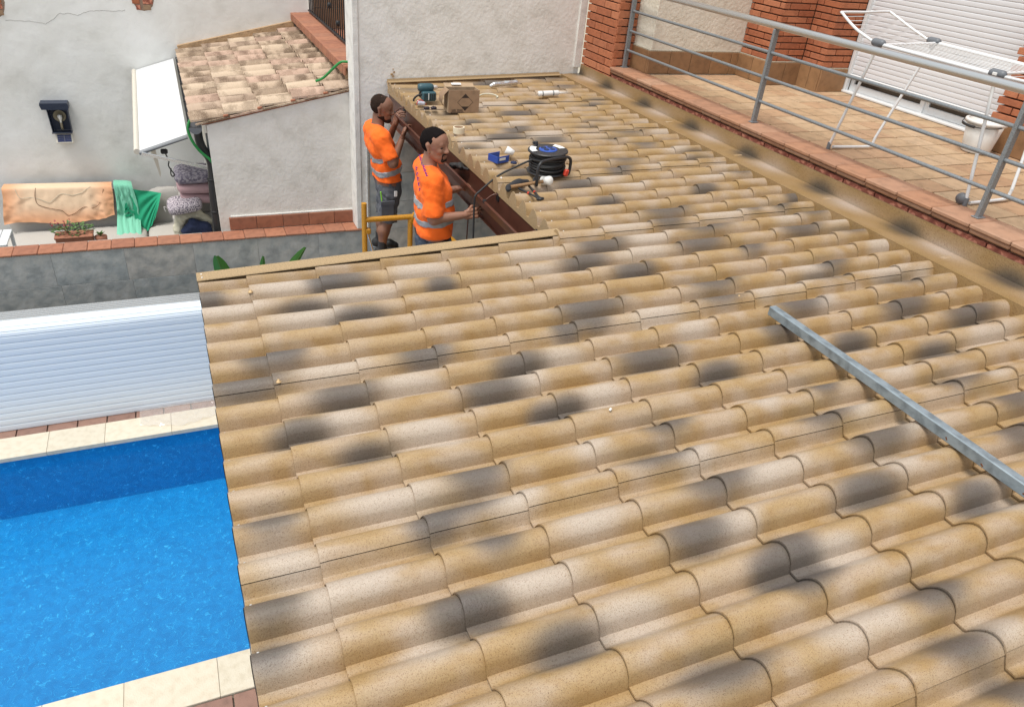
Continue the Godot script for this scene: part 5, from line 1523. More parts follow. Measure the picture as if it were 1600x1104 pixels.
	obj("strap", tube(smooth_path([RP(2.66, -3.20, 0.05), RP(2.78, -3.38, 0.052), RP(2.86, -3.42, 0.058), RP(2.92, -3.38, 0.06), RP(2.955, -3.34, 0.05), RP(2.95, -3.32, 0.046), RP(2.93, -3.31, 0.046)], 5), 0.007, 6), M.cream_cloth, hk)
	# small blue carton with its cap and a paper cup
	var bx := thing("blue_carton", RP(2.24, -1.48, 0.045), "small torn blue and white carton left of the cable reel", "carton")
	var bo := RP(2.225, -1.46, 0.046)
	var b2 := Basis(Vector3.UP, 0.35)
	obj("side", box(bo + b2 * Vector3(0, 0.025, 0.03), Vector3(0.115, 0.05, 0.004), 0.001, b2), M.blue_plastic, bx)
	obj("side", box(bo + b2 * Vector3(0.0, 0.025, -0.075), Vector3(0.115, 0.05, 0.004), 0.001, b2), M.blue_plastic, bx)
	obj("side", box(bo + b2 * Vector3(-0.056, 0.025, -0.022), Vector3(0.004, 0.05, 0.10), 0.001, b2), M.blue_plastic, bx)
	obj("bottom", box(bo + b2 * Vector3(0.0, 0.003, -0.022), Vector3(0.11, 0.004, 0.10), 0.0, b2), M.card_in, bx)
	obj("label_print", box(bo + b2 * Vector3(-0.01, 0.03, 0.033), Vector3(0.06, 0.018, 0.002), 0.0, b2), M.paper, bx)
	var cu := thing("paper_cup", RP(2.345, -1.53, 0.045), "tipped brown and white paper cup next to the blue carton", "cup")
	obj("cup", lathe([Vector2(0, 0), Vector2(0.022, 0.0), Vector2(0.03, 0.065), Vector2(0.028, 0.065), Vector2(0.02, 0.004)], 18, Transform3D(Basis(Vector3.UP, -0.5) * Basis(Vector3(0, 0, 1), 1.2), RP(2.372, -1.55, 0.07))), M.paper, cu)
	obj("inside", lathe([Vector2(0, 0.06), Vector2(0.0275, 0.0605)], 18, Transform3D(Basis(Vector3.UP, -0.5) * Basis(Vector3(0, 0, 1), 1.2), RP(2.372, -1.55, 0.07))), M.card, cu)
	var dk := thing("bottle_cap", RP(2.29, -1.385, 0.04), "dark blue round cap lying in front of the paper cup", "cap")
	obj("cap", lathe([Vector2(0, 0.012), Vector2(0.022, 0.011), Vector2(0.026, 0.0), Vector2(0.0, 0.0)], 18, Transform3D(Basis(), RP(2.31, -1.40, 0.046))), M.navy_cloth, dk)
	cable_reel()
	# mallet
	var ml := thing("mallet", RP(2.2, -0.9, 0.045), "mallet with wooden handle and white rubber head on the roof", "mallet")
	obj("handle", tube([RP(2.07, -0.885, 0.062), RP(2.16, -0.892, 0.066), RP(2.32, -0.90, 0.075)], [0.0135, 0.012, 0.0115], 10), M.wood, ml)
	obj("head", lathe([Vector2(0, -0.045), Vector2(0.026, -0.043), Vector2(0.031, -0.036), Vector2(0.028, 0.0), Vector2(0.031, 0.036), Vector2(0.026, 0.043), Vector2(0, 0.045)], 20, Transform3D(Basis(Vector3.UP, 0.25) * Basis(Vector3(1, 0, 0), 1.25), RP(2.345, -0.90, 0.078))), M.white_plastic, ml)
	# pincers
	var pl := thing("pincers", RP(2.17, -0.77, 0.045), "black pincers with red-marked handles below the mallet", "pincers")
	for q in [[RP(2.128, -0.875, 0.05), RP(2.165, -0.74, 0.05)], [RP(2.215, -0.90, 0.05), RP(2.20, -0.74, 0.05)]]:
		var mid: Vector3 = q[0].lerp(q[1], 0.72)
		obj("handle", tube([q[0], mid, q[1], RP(2.185, -0.67, 0.05)], [0.0085, 0.0085, 0.007, 0.009], 8), M.black_plastic, pl)
		obj("mark", tube([q[0].lerp(q[1], 0.7), q[0].lerp(q[1], 0.8)], 0.0095, 8), M.red_plastic, pl)
	obj("jaw", sdf_mesh([[RP(2.17, -0.655, 0.05), 0.011, RP(2.205, -0.655, 0.05), 0.011], [RP(2.187, -0.68, 0.05), 0.012, RP(2.187, -0.645, 0.05), 0.010]], 0.008, 0.004, [], 0.0), M.dark_metal, pl)
	var bg := thing("tool_pouch", RP(2.13, -0.93, 0.045), "crumpled black cloth pouch behind the mallet handle", "pouch")
	obj("pouch", sdf_mesh([[RP(2.06, -0.90, 0.06), 0.022, RP(2.15, -0.94, 0.065), 0.028], [RP(2.15, -0.94, 0.065), 0.028, RP(2.22, -0.955, 0.062), 0.018], [RP(2.045, -0.875, 0.05), 0.012, RP(2.10, -0.95, 0.05), 0.02]], 0.02, 0.008, [], 0.01), M.shorts_black, bg)
	lift_clutter(first)
	# bits of debris
	for q in [[2.09, -0.83, "pale crumb nearest the gutter in front of the mallet handle"], [2.13, -0.82, "pale crumb just right of another below the mallet handle"], [2.075, -1.0, "pale crumb left of the black pouch"], [2.06, -1.04, "pale crumb at the roof edge behind the pouch"], [2.62, 0.35, "lone pale crumb in the middle of the roof"], [1.45, 1.62, "lone pale crumb on the lower part of the roof"]]:
		var ch := thing("plaster_crumb", RP(q[0], q[1], 0.04), q[2], "crumb", "crumbs on the roof")
		var v := fposmod(q[1] / P, 1.0)
		obj("crumb", box(RP(q[0], q[1], hump(v) + 0.009), Vector3(0.016, 0.007, 0.009), 0.002, Basis(Vector3.UP, q[0] * 7.0)), M.paper, ch)

func lift_clutter(first: int) -> void:
	for i in range(first, get_child_count()):
		var n := get_child(i) as Node3D
		if String(n.name).begins_with("plaster_crumb"): continue
		var d := cam.position - n.position
		n.position += d * (0.0245 / d.y)

func cable_reel() -> void:
	var r := thing("cable_reel", Vector3(2.45, 0.15, -1.12), "black extension cable reel with blue socket plate and tube frame", "cable reel")
	var c := Vector3(2.45, 0.160, -1.125)
	var b := Basis(Vector3(0, 0, 1), SL)
	obj("flange", lathe([Vector2(0, 0.144), Vector2(0.140, 0.144), Vector2(0.145, 0.148), Vector2(0.145, 0.154), Vector2(0.140, 0.158), Vector2(0, 0.159)], 40, Transform3D(b, c), false), M.black_plastic, r)
	obj("flange", lathe([Vector2(0, 0.0), Vector2(0.14, 0.0), Vector2(0.145, 0.005), Vector2(0.14, 0.012), Vector2(0, 0.012)], 40, Transform3D(b, c), false), M.black_plastic, r)
	# wound cable
	for k in 9:
		var y := 0.024 + 0.0135 * k
		var rr := 0.121 + 0.007 * sin(k * 2.3)
		var pts := []
		for j in 41:
			var a := TAU * j / 40.0
			pts.append(c + b * Vector3(cos(a) * (rr + 0.003 * sin(a * 3.0 + k)), y + 0.006 * sin(a * 2.0 + k * 1.7), sin(a) * (rr + 0.003 * cos(a * 2.0 + k))))
		obj("cable_turn", tube(pts, 0.0085, 8), M.black_rubber, r)
	obj("drum", lathe([Vector2(0.112, 0.01), Vector2(0.116, 0.05), Vector2(0.116, 0.10), Vector2(0.112, 0.145)], 30, Transform3D(b, c)), M.black_rubber, r)
	var sp := obj("socket_plate", lathe([Vector2(0, 0.166), Vector2(0.058, 0.165), Vector2(0.066, 0.161), Vector2(0.067, 0.157)], 30, Transform3D(b, c), false), M.blue_plastic, r)
	for k in 4:
		var a := PI * 0.25 + PI * 0.5 * k
		obj("socket", lathe([Vector2(0, 0.1675), Vector2(0.016, 0.1675), Vector2(0.0185, 0.1685), Vector2(0.02, 0.1655)], 16, Transform3D(b, c + Vector3(cos(a) * 0.034, 0, sin(a) * 0.034)), false), M.navy_cloth, sp)
	for q in [[-0.35, 0.45], [1.95, 3.0]]:
		var o := []
		for j in 9:
			var a: float = lerpf(q[0], q[1], j / 8.0) + 0.3
			o.append(c + b * Vector3(cos(a) * 0.132, 0.159, -sin(a) * 0.132))
		for j in 9:
			var a: float = lerpf(q[1], q[0], j / 8.0) + 0.3
			o.append(c + b * Vector3(cos(a) * 0.088, 0.159, -sin(a) * 0.088))
		obj("sticker", prism(o, Vector3(0, 0.0015, 0)), M.paper, r)
	obj("crank_knob", box(c + b * Vector3(-0.055, 0.178, -0.085), Vector3(0.022, 0.04, 0.022), 0.006), M.black_plastic, r)
	obj("crank_knob", box(c + b * Vector3(-0.072, 0.185, -0.09), Vector3(0.02, 0.022, 0.018), 0.005), M.black_plastic, r)
	# frame of bent tube
	var f := smooth_path([Vector3(2.45, 0.166, -1.125), Vector3(2.30, 0.155, -1.0), Vector3(2.268, 0.145, -0.90), Vector3(2.262, 0.165, -0.885), Vector3(2.264, 0.255, -0.89), Vector3(2.285, 0.295, -0.90), Vector3(2.33, 0.302, -0.925), Vector3(2.50, 0.298, -0.995), Vector3(2.555, 0.29, -1.015), Vector3(2.58, 0.262, -1.02), Vector3(2.578, 0.19, -1.02), Vector3(2.56, 0.166, -1.015), Vector3(2.50, 0.162, -1.02), Vector3(2.45, 0.164, -1.09)], 5)
	obj("frame", tube(f, 0.011, 10), M.black_plastic, r)
	obj("plug", box(Vector3(2.535, 0.19, -0.985), Vector3(0.034, 0.05, 0.03), 0.008, Basis(Vector3(0, 0, 1), -0.25)), M.red_plastic, r)
	# the lead that runs over the gutter and hangs down
	var lead := smooth_path([Vector3(2.335, 0.265, -1.10), Vector3(2.24, 0.215, -1.13), Vector3(2.10, 0.135, -1.165), Vector3(2.0, 0.06, -1.165), Vector3(1.955, 0.025, -1.16), Vector3(1.925, 0.0, -1.155), Vector3(1.915, -0.05, -1.15), Vector3(1.92, -0.35, -1.14), Vector3(1.93, -0.9, -1.13), Vector3(1.93, -1.30, -1.12)], 8)
	obj("lead", tube(lead, 0.0075, 8), M.black_rubber, r)

# ------------------------------------------------------------------ drying rack
func drying_rack() -> void:
	var r := thing("drying_rack", Vector3(4.8, FLOORY, 0.1), "white folding clothes drying rack standing open on the tiled terrace", "drying rack")
	var A := Vector3(4.475, 1.205, -0.355)
	var B := Vector3(5.05, 1.218, -0.395)
	var C := Vector3(4.475, 1.195, 0.56)
	var D := Vector3(5.05, 1.205, 0.52)
	obj("side_tube", tube([A, C], 0.013, 10), M.white_metal, r)
	obj("side_tube", tube([B, D], 0.013, 10), M.white_metal, r)
	obj("cross_tube", tube([A + Vector3(0.02, 0.0, 0.03), B + Vector3(-0.02, 0.0, 0.03)], 0.009, 8), M.white_metal, r)
	obj("cross_tube", tube([C + Vector3(0.02, 0.0, -0.03), D + Vector3(-0.02, 0.0, -0.03)], 0.009, 8), M.white_metal, r)
	for k in 12:
		var t := (k + 0.7) / 12.4
		obj("wire", tube([A.lerp(B, t) + Vector3(0, 0.0, 0.03), C.lerp(D, t) + Vector3(0, 0.0, -0.03)], 0.0028, 6), M.white_metal, r)
	# raised wing
	var wa := Vector3(4.555, 1.335, -0.85)
	var wb := Vector3(5.12, 1.345, -0.91)
	obj("wing_frame", tube(smooth_path([A + Vector3(0, 0.0, -0.02), A.lerp(wa, 0.5) + Vector3(-0.012, -0.012, 0), wa + Vector3(0.005, -0.008, 0.03), wa + Vector3(0.035, 0.002, 0), wa.lerp(wb, 0.5), wb + Vector3(-0.035, 0.002, 0), wb + Vector3(-0.005, -0.008, 0.03), B.lerp(wb, 0.5) + Vector3(0.012, -0.012, 0), B + Vector3(0, 0, -0.02)], 6), 0.0095, 10), M.white_metal, r)
	for k in 7:
		var t := (k + 1) / 8.0
		obj("wire", tube([A.lerp(wa, t) + Vector3(-0.006, -0.01 * sin(t * PI), 0), B.lerp(wb, t) + Vector3(0.006, -0.01 * sin(t * PI), 0)], 0.0025, 6), M.white_metal, r)
	# the other wing hangs out of the picture
	obj("wing_frame", tube(smooth_path([C + Vector3(0, 0, 0.02), Vector3(4.49, 1.20, 0.95), Vector3(4.52, 1.2, 1.06), Vector3(4.99, 1.2, 1.06), Vector3(5.03, 1.2, 0.95), D + Vector3(0, 0, 0.02)], 6), 0.0095, 10), M.white_metal, r)
	for k in 5:
		var z := 0.62 + 0.085 * k
		obj("wire", tube([Vector3(4.485, 1.2, z), Vector3(5.04, 1.2, z)], 0.0025, 6), M.white_metal, r)
	for q in [[A, -0.1], [B, -0.1], [C, 0.1], [D, 0.1]]:
		var h := obj("hinge", sdf_mesh([[q[0] + Vector3(0, 0.008, -0.03), 0.026, q[0] + Vector3(0, 0.008, 0.03), 0.026], [q[0] + Vector3(0, -0.02, 0), 0.02, q[0] + Vector3(0, -0.04, 0), 0.016]], 0.015, 0.007, [], 0.0), M.grey_plastic, r)
		if q[0] == C: obj("button", box(q[0] + Vector3(-0.026, 0.008, 0.0), Vector3(0.008, 0.018, 0.03), 0.003), M.white_plastic, h)
	# two leg frames
	for f in [[A, B, -0.505, -0.46], [C, D, 0.69, 0.69]]:
		var p0: Vector3 = f[0] + Vector3(0, -0.03, 0)
		var p1: Vector3 = f[1] + Vector3(0, -0.03, 0)
		var q0 := Vector3(4.475, FLOORY + 0.02, f[2])
		var q1 := Vector3(4.86, FLOORY + 0.02, f[3])
		obj("leg", tube([p0, q0], 0.0105, 10), M.white_metal, r)
		obj("leg", tube([p1, q1 + Vector3(0.012, 0.06, 0)], 0.0105, 10), M.white_metal, r)
		obj("foot_bar", tube(smooth_path([q1 + Vector3(0.012, 0.06, 0), q1 + Vector3(0.002, 0.016, 0), q1 + Vector3(-0.04, 0.0, 0), q0 + Vector3(0.04, -0.005, 0.0)], 5), 0.0105, 10), M.white_metal, r)
		obj("foot_cap", tube([q0 + Vector3(0, -0.018, 0), q0 + Vector3(0, 0.03, 0)], 0.0145, 10), M.grey_plastic, r)
		if f[2] > 0:
			obj("wheel", lathe([Vector2(0, -0.02), Vector2(0.03, -0.018), Vector2(0.035, -0.006), Vector2(0.035, 0.006), Vector2(0.03, 0.018), Vector2(0, 0.02)], 20, Transform3D(Basis(Vector3(0, 0, 1), PI / 2), Vector3(4.475, FLOORY + 0.036, 0.655))), M.grey_plastic, r)

# ------------------------------------------------------------------ planting, film on the pool edge
func plants_and_film() -> void:
	var b := thing("banana_plant", Vector3(0.45, DECKY, -3.0), "green broad-leaved banana plant peeping over the back edge of the lower roof", "plant")
	for q in [[Vector3(0.28, -1.75, -2.95), Vector3(0.165, -1.10, -2.92), 0.075], [Vector3(0.30, -1.75, -2.95), Vector3(0.40, -1.20, -2.85), 0.06], [Vector3(0.5, -1.8, -2.95), Vector3(0.565, -1.14, -2.92), 0.035], [Vector3(0.55, -1.8, -2.95), Vector3(0.95, -1.10, -2.95), 0.06], [Vector3(0.5, -1.8, -2.95), Vector3(0.8, -1.45, -2.8), 0.06]]:
		var a: Vector3 = q[0]
		var e: Vector3 = q[1]
		var g := []
		for i in 11:
			var t := i / 10.0
			var p := a.lerp(e, t) + Vector3(0, 0.05 * sin(t * PI), 0)
			var w: float = q[2] * pow(sin(PI * clampf(t * 0.93 + 0.03, 0.0, 1.0)), 0.7)
			var row := []
			for j in 7:
				var s := (j / 6.0 - 0.5) * 2.0
				row.append(p + Vector3(s * w, absf(s) * w * 0.25 + 0.004 * sin(i * 5.0 + j), -absf(s) * w * 0.3))
			g.append(row)
		obj("leaf", grid(g), M.leaf, b)
		obj("midrib", tube([a, a.lerp(e, 0.5) + Vector3(0, 0.053, 0.004), e], [0.012, 0.006, 0.002], 6), M.leaf2, b)
	obj("stem", tube([Vector3(0.45, DECKY, -3.0), Vector3(0.46, -1.75, -2.95)], [0.06, 0.035], 12), M.leaf2, b)
	var f := thing("plastic_film", Vector3(-0.35, DECKY + 0.02, -2.95), "crumpled clear plastic film lying on the cream pool edge", "plastic film")
	obj("film", grid(folds(26, 16, func(u: float, v: float):
		var x := lerpf(-0.72, -0.03, u)
		var zz: float = lerpf(-3.12, -2.76 - 0.12 * absf(u - 0.55) * 1.6, v)
		return Vector3(x, DECKY + 0.032 + 0.018 * absf(nz.get_noise_2d(u * 9.0, v * 7.0)) * 2.0 + 0.008 * sin(u * 31.0 + v * 14.0) * v, zz))), M.film, f)

# ------------------------------------------------------------------ bodies: capsules joined by a smooth minimum, meshed as surface nets
# bone: [a, ra, b, rb, cut]; cut = true ends the capsule flat at b
func sdf_mesh(bones: Array, k: float, cell: float, clips: Array, wobble: float, st_in: SurfaceTool = null) -> ArrayMesh:
	var lo := Vector3.INF
	var hi := -Vector3.INF
	var pad := cell * 3.0 + k * 0.5 + wobble
	for b in bones:
		var r := Vector3.ONE * (maxf(b[1], b[3]) + pad)
		lo = lo.min((b[0] as Vector3) - r).min((b[2] as Vector3) - r)
		hi = hi.max((b[0] as Vector3) + r).max((b[2] as Vector3) + r)
	var n := Vector3i(((hi - lo) / cell).ceil()) + Vector3i.ONE
	var big := cell * 2.0 + k * 0.5
	var f := PackedFloat32Array()
	f.resize(n.x * n.y * n.z)
	f.fill(big)
	for b in bones:
		var a: Vector3 = b[0]
		var e: Vector3 = b[2]
		var ra: float = b[1]
		var rb: float = b[3]
		var cut: bool = b.size() > 4 and b[4]
		var r := Vector3.ONE * (maxf(ra, rb) + pad)
		var i0 := Vector3i(((a.min(e) - r - lo) / cell).floor()).clamp(Vector3i.ZERO, n - Vector3i.ONE)
		var i1 := Vector3i(((a.max(e) + r - lo) / cell).ceil()).clamp(Vector3i.ZERO, n - Vector3i.ONE)
		var ab := e - a
		var l2 := maxf(ab.length_squared(), 1e-9)
		var dir := ab.normalized()
		for z in range(i0.z, i1.z + 1):
			for y in range(i0.y, i1.y + 1):
				for x in range(i0.x, i1.x + 1):
					var p := lo + Vector3(x, y, z) * cell
					var t := clampf((p - a).dot(ab) / l2, 0.0, 1.0)
					var d := p.distance_to(a + ab * t) - lerpf(ra, rb, t)
					if cut: d = maxf(d, (p - e).dot(dir))
					var i := x + n.x * (y + n.y * z)
					var g := f[i]
					var h := maxf(k - absf(g - d), 0.0) / k
					f[i] = minf(g, d) - h * h * k * 0.25
	if clips.size() > 0 or wobble > 0.0:
		for z in n.z:
			for y in n.y:
				for x in n.x:
					var i := x + n.x * (y + n.y * z)
					if f[i] >= big: continue
					var p := lo + Vector3(x, y, z) * cell
					var d := f[i]
					if wobble > 0.0: d += wobble * (nz.get_noise_3d(p.x * 7.0 + p.y * 5.0, p.y * 6.0 - p.z * 3.0, p.z * 8.0) + 0.35 * nz.get_noise_3d(p.x * 12.0 + p.y * 16.0, p.y * 6.0, p.z * 14.0 + p.y * 9.0))
					for c in clips: d = maxf(d, (c as Plane).distance_to(p))
					f[i] = d
	var vid := {}
	var vs := PackedVector3Array()
	var ns := PackedVector3Array()
	var sx := 1
	var sy := n.x
	var sz := n.x * n.y
	for z in n.z - 1:
		for y in n.y - 1:
			var base := n.x * (y + n.y * z)
			for x in n.x - 1:
				var i := base + x
				var f0 := f[i]
				if f0 >= big and f[i + sx + sy + sz] >= big: continue
				var c := [f0, f[i + sx], f[i + sy], f[i + sx + sy], f[i + sz], f[i + sx + sz], f[i + sy + sz], f[i + sx + sy + sz]]
				var m := 0
				for q in 8:
					if c[q] < 0.0: m |= 1 << q
				if m == 0 or m == 255: continue
				var acc := Vector3.ZERO
				var cnt := 0
				for e in EDGES:
					var va: float = c[e[0]]
					var vb: float = c[e[1]]
					if (va < 0.0) == (vb < 0.0): continue
					var t := va / (va - vb)
					acc += CORN[e[0]].lerp(CORN[e[1]], t)
					cnt += 1
				vid[i] = vs.size()
				vs.append(lo + (Vector3(x, y, z) + acc / cnt) * cell)
				ns.append(Vector3(c[1] + c[3] + c[5] + c[7] - c[0] - c[2] - c[4] - c[6], c[2] + c[3] + c[6] + c[7] - c[0] - c[1] - c[4] - c[5], c[4] + c[5] + c[6] + c[7] - c[0] - c[1] - c[2] - c[3]).normalized())
	var st := st_in if st_in != null else mb(true)
	var steps := [sx, sy, sz]
	for i in vid:
		for ax in 3:
			var j: int = i + steps[ax]
			if (f[i] < 0.0) == (f[j] < 0.0): continue
			var u: int = steps[(ax + 1) % 3]
			var w: int = steps[(ax + 2) % 3]
			if not (vid.has(i - u) and vid.has(i - w) and vid.has(i - u - w)): continue
			var q := [vid[i], vid[i - u], vid[i - u - w], vid[i - w]]
			if f[i] < 0.0: q = [q[0], q[3], q[2], q[1]]
			for o in [0, 1, 2, 0, 2, 3]:
				st.set_normal(ns[q[o]])
				st.add_vertex(vs[q[o]])
	if st_in != null: return null
	return st.commit()

const CORN := [Vector3(0, 0, 0), Vector3(1, 0, 0), Vector3(0, 1, 0), Vector3(1, 1, 0), Vector3(0, 0, 1), Vector3(1, 0, 1), Vector3(0, 1, 1), Vector3(1, 1, 1)]
const EDGES := [[0, 1], [2, 3], [4, 5], [6, 7], [0, 2], [1, 3], [4, 6], [5, 7], [0, 4], [1, 5], [2, 6], [3, 7]]

func head_bones(x: Transform3D) -> Array:
	var l := []
	for b in [[Vector3(-0.030, 0.045, 0), 0.084, Vector3(0.022, 0.047, 0), 0.076], [Vector3(0.03, 0.0, 0), 0.064, Vector3(0.040, -0.055, 0), 0.047], [Vector3(0.0, -0.045, -0.022), 0.046, Vector3(0.052, -0.088, -0.006), 0.026], [Vector3(0.0, -0.045, 0.022), 0.046, Vector3(0.052, -0.088, 0.006), 0.026], [Vector3(0.093, 0.018, 0), 0.009, Vector3(0.113, -0.020, 0), 0.0125], [Vector3(0.102, -0.024, -0.012), 0.008, Vector3(0.102, -0.024, 0.012), 0.008], [Vector3(0.080, 0.034, -0.034), 0.013, Vector3(0.080, 0.034, 0.034), 0.013], [Vector3(0.070, -0.012, -0.034), 0.02, Vector3(0.070, -0.014, 0.034), 0.02], [Vector3(0.082, -0.048, -0.018), 0.010, Vector3(0.082, -0.048, 0.018), 0.010], [Vector3(0.080, -0.062, -0.014), 0.010, Vector3(0.080, -0.062, 0.014), 0.010], [Vector3(0.072, -0.092, 0), 0.018, Vector3(0.072, -0.094, 0), 0.018]]:
		l.append([x * (b[0] as Vector3), b[1], x * (b[2] as Vector3), b[3]])
	for s in [-1.0, 1.0]:
		l.append([x * Vector3(-0.012, 0.024, 0.080 * s), 0.013, x * Vector3(-0.004, -0.030, 0.074 * s), 0.009])
	return l

# relaxed or gripping hand: wrist, direction of the palm, direction in which fingers curl, thumb side
func add_hand(st: SurfaceTool, wrist: Vector3, fwd: Vector3, curl: Vector3, side: Vector3, amount: float, spread: float) -> void:
	var bones := []
	var palm := wrist + fwd * 0.045
	for s in [-0.026, 0.0, 0.026]: bones.append([wrist + side * s * 0.7, 0.017, wrist + fwd * 0.082 + side * s, 0.0145])
	var len := [0.070, 0.078, 0.073, 0.058]
	for i in 4:
		var s := 0.032 - 0.0215 * i
		var p := wrist + fwd * (0.090 - 0.006 * absf(i - 1.2)) + side * s
		var d := (fwd + side * (0.10 - 0.07 * i) * spread).normalized()
		var a := amount * (0.55 + 0.14 * i)
		var r := 0.0088 - 0.0006 * i
		for j in 3:
			var l: float = len[i] * [0.44, 0.32, 0.24][j]
			d = (d * cos(a) + curl * sin(a)).normalized()
			var q := p + d * l
			bones.append([p, r, q, r * 0.93])
			p = q
			r *= 0.93
	var tp := wrist + fwd * 0.03 + side * 0.034
	var td := (fwd * 0.75 + side * 0.55 + curl * 0.45).normalized()
	var tq := tp + td * 0.036
	bones.append([wrist + fwd * 0.012 + side * 0.018, 0.015, tp, 0.0125])
	bones.append([tp, 0.0115, tq, 0.0105])
	td = (td + fwd * 0.7 - side * 0.5).normalized()
	bones.append([tq, 0.0105, tq + td * 0.03, 0.009])
	sdf_mesh(bones, 0.006, 0.0042, [], 0.0, st)
	# palm joins the wrist
	sdf_mesh([[wrist - fwd * 0.03, 0.024, wrist + fwd * 0.02, 0.021]], 0.01, 0.006, [], 0.0, st)

func grow(l: Array, r: float, ends := false) -> Array:
	var o := []
	for b in l:
		var q: Array = b.duplicate()
		q[1] += r; q[3] += r
		o.append(q)
	return o

func person(label: String, foot: Vector3, hd: Transform3D, torso: Array, arm_r: Array, arm_l: Array, legs: Array, look: Dictionary) -> void:
	var p := thing("person", foot, label, "person")
	var neck := [[hd * Vector3(-0.028, -0.03, 0), 0.052, look.neck, 0.060]]
	# one continuous body
	var body := mb(true)
	var bones := grow(torso, -0.012)
	bones.append_array(neck)
	for a in [arm_r, arm_l]:
		bones.append([a[0], 0.052, a[1], 0.042])
		bones.append([a[1], 0.042, a[2], 0.027])
	for l in legs:
		bones.append([l[0], 0.082, l[1], 0.053])
		var calf: Vector3 = l[1].lerp(l[2], 0.32) + Vector3(-0.018, 0, 0)
		bones.append([l[1], 0.05, calf, 0.056])
		bones.append([calf, 0.056, l[2], 0.036])
	sdf_mesh(bones, 0.035, 0.0135, [], 0.0, body)
	sdf_mesh(head_bones(hd), 0.016, 0.0058, [], 0.0, body)
	for a in [[arm_r, look.hand_r], [arm_l, look.hand_l]]:
		var arm: Array = a[0]
		var h: Array = a[1]
		add_hand(body, arm[2], h[0], h[1], h[2], h[3], h[4])
	obj("body", body.commit(), look.skin, p)
	# T-shirt
	var sh := grow(torso, 0.006)
	for a in [arm_r, arm_l]:
		sh.append([a[0], 0.068, (a[0] as Vector3).lerp(a[1], look.sleeve), 0.074, true])
	var nk: Vector3 = look.neck
	var shirt := obj("t_shirt", sdf_mesh(sh, 0.045, 0.0125, [Plane(Vector3(0, -1, 0), -look.hem), Plane(look.collar, look.collar.dot(nk + look.collar * 0.028))], 0.013), M.orange_shirt, p)
	for q in look.bands:
		var n: Vector3 = (q[2] as Vector3).normalized()
		obj("reflective_band", sdf_mesh(grow(torso, 0.0125), 0.045, 0.0125, [Plane(n, n.dot(q[0]) + q[1]), Plane(-n, -n.dot(q[0]) + q[1])], 0.013), M.reflective, shirt)
	# trousers
	var tr := [[look.pelvis + Vector3(0, 0, -0.075), 0.112, look.pelvis + Vector3(0, 0, 0.075), 0.112], [look.pelvis + Vector3(0, 0.10, -0.06), 0.118, look.pelvis + Vector3(0, 0.10, 0.06), 0.118]]
	for l in legs:
		if look.shorts: tr.append([l[0], 0.104, (l[0] as Vector3).lerp(l[1], 0.97), 0.090, true])
		else:
			tr.append([l[0], 0.102, l[1], 0.078])
			tr.append([l[1], 0.078, (l[2] as Vector3) + Vector3(0, 0.02, 0), 0.066, true])
	var trousers := obj("shorts" if look.shorts else "jeans", sdf_mesh(tr, 0.03, 0.0135, [Plane(Vector3(0, 1, 0), look.hem + 0.06)], 0.022), look.trousers, p)
	if look.shorts:
		var l: Array = legs[0]
		var k: Vector3 = l[0].lerp(l[1], 0.62)
		obj("pocket", box(k + Vector3(-0.03, 0.05, 0.098), Vector3(0.13, 0.15, 0.02), 0.006, Basis(Vector3(1, 0, 0), 0.02)), look.trousers, trousers)
		obj("pocket_flap", box(k + Vector3(-0.03, 0.115, 0.107), Vector3(0.14, 0.04, 0.014), 0.004), look.trousers, trousers)
		obj("piping", box(k + Vector3(-0.085, 0.16, 0.088), Vector3(0.012, 0.13, 0.012), 0.003, Basis(Vector3(0, 0, 1), 0.12)), M.lime, trousers)
		obj("pocket_tag", box(k + Vector3(0.05, 0.2, 0.103), Vector3(0.03, 0.055, 0.01), 0.003), M.paper, trousers)
	else:
		obj("back_pocket", box(look.pelvis + Vector3(-0.08, -0.02, 0.11), Vector3(0.13, 0.13, 0.02), 0.006, Basis(Vector3.UP, -0.7)), look.trousers, trousers)
		obj("belt", sdf_mesh(grow([tr[1]], 0.008), 0.03, 0.0125, [Plane(Vector3(0, 1, 0), look.hem - 0.005), Plane(Vector3(0, -1, 0), -look.hem + 0.045)], 0.0), M.dark_metal, trousers)
	# shoes
	for l in legs:
		var a: Vector3 = l[2]
		var f: Vector3 = look.toe
		var y := foot.y
		var shoe := obj("shoe", sdf_mesh([[Vector3(a.x, y + 0.055, a.z) - f * 0.04, 0.042, Vector3(a.x, y + 0.05, a.z) + f * 0.10, 0.042], [Vector3(a.x, y + 0.05, a.z) + f * 0.10, 0.042, Vector3(a.x, y + 0.034, a.z) + f * 0.16, 0.034], [Vector3(a.x, y + 0.055, a.z) - f * 0.03, 0.042, Vector3(a.x, y + 0.095, a.z), 0.042]], 0.025, 0.009, [Plane(Vector3(0, -1, 0), -(y + 0.012))], 0.0), M.black_rubber, p)
		obj("sole", sdf_mesh([[Vector3(a.x, y + 0.02, a.z) - f * 0.045, 0.045, Vector3(a.x, y + 0.02, a.z) + f * 0.16, 0.038]], 0.02, 0.008, [Plane(Vector3(0, -1, 0), -(y + 0.001)), Plane(Vector3(0, 1, 0), y + 0.02)], 0.0), M.grey_plastic, shoe)
		if look.shorts:
			obj("side_patch", box(Vector3(a.x, y + 0.052, a.z + 0.040) + f * 0.06, Vector3(0.07, 0.035, 0.012), 0.005), M.red_plastic, shoe)
			obj("sock", tube([a + Vector3(0, 0.07, 0), Vector3(a.x, y + 0.09, a.z)], [0.042, 0.044], 14), M.shorts_black, p)
	# hair, beard, eyes, brows, mouth
	var cran := [[hd * Vector3(-0.030, 0.045, 0), 0.084, hd * Vector3(0.022, 0.047, 0), 0.076]]
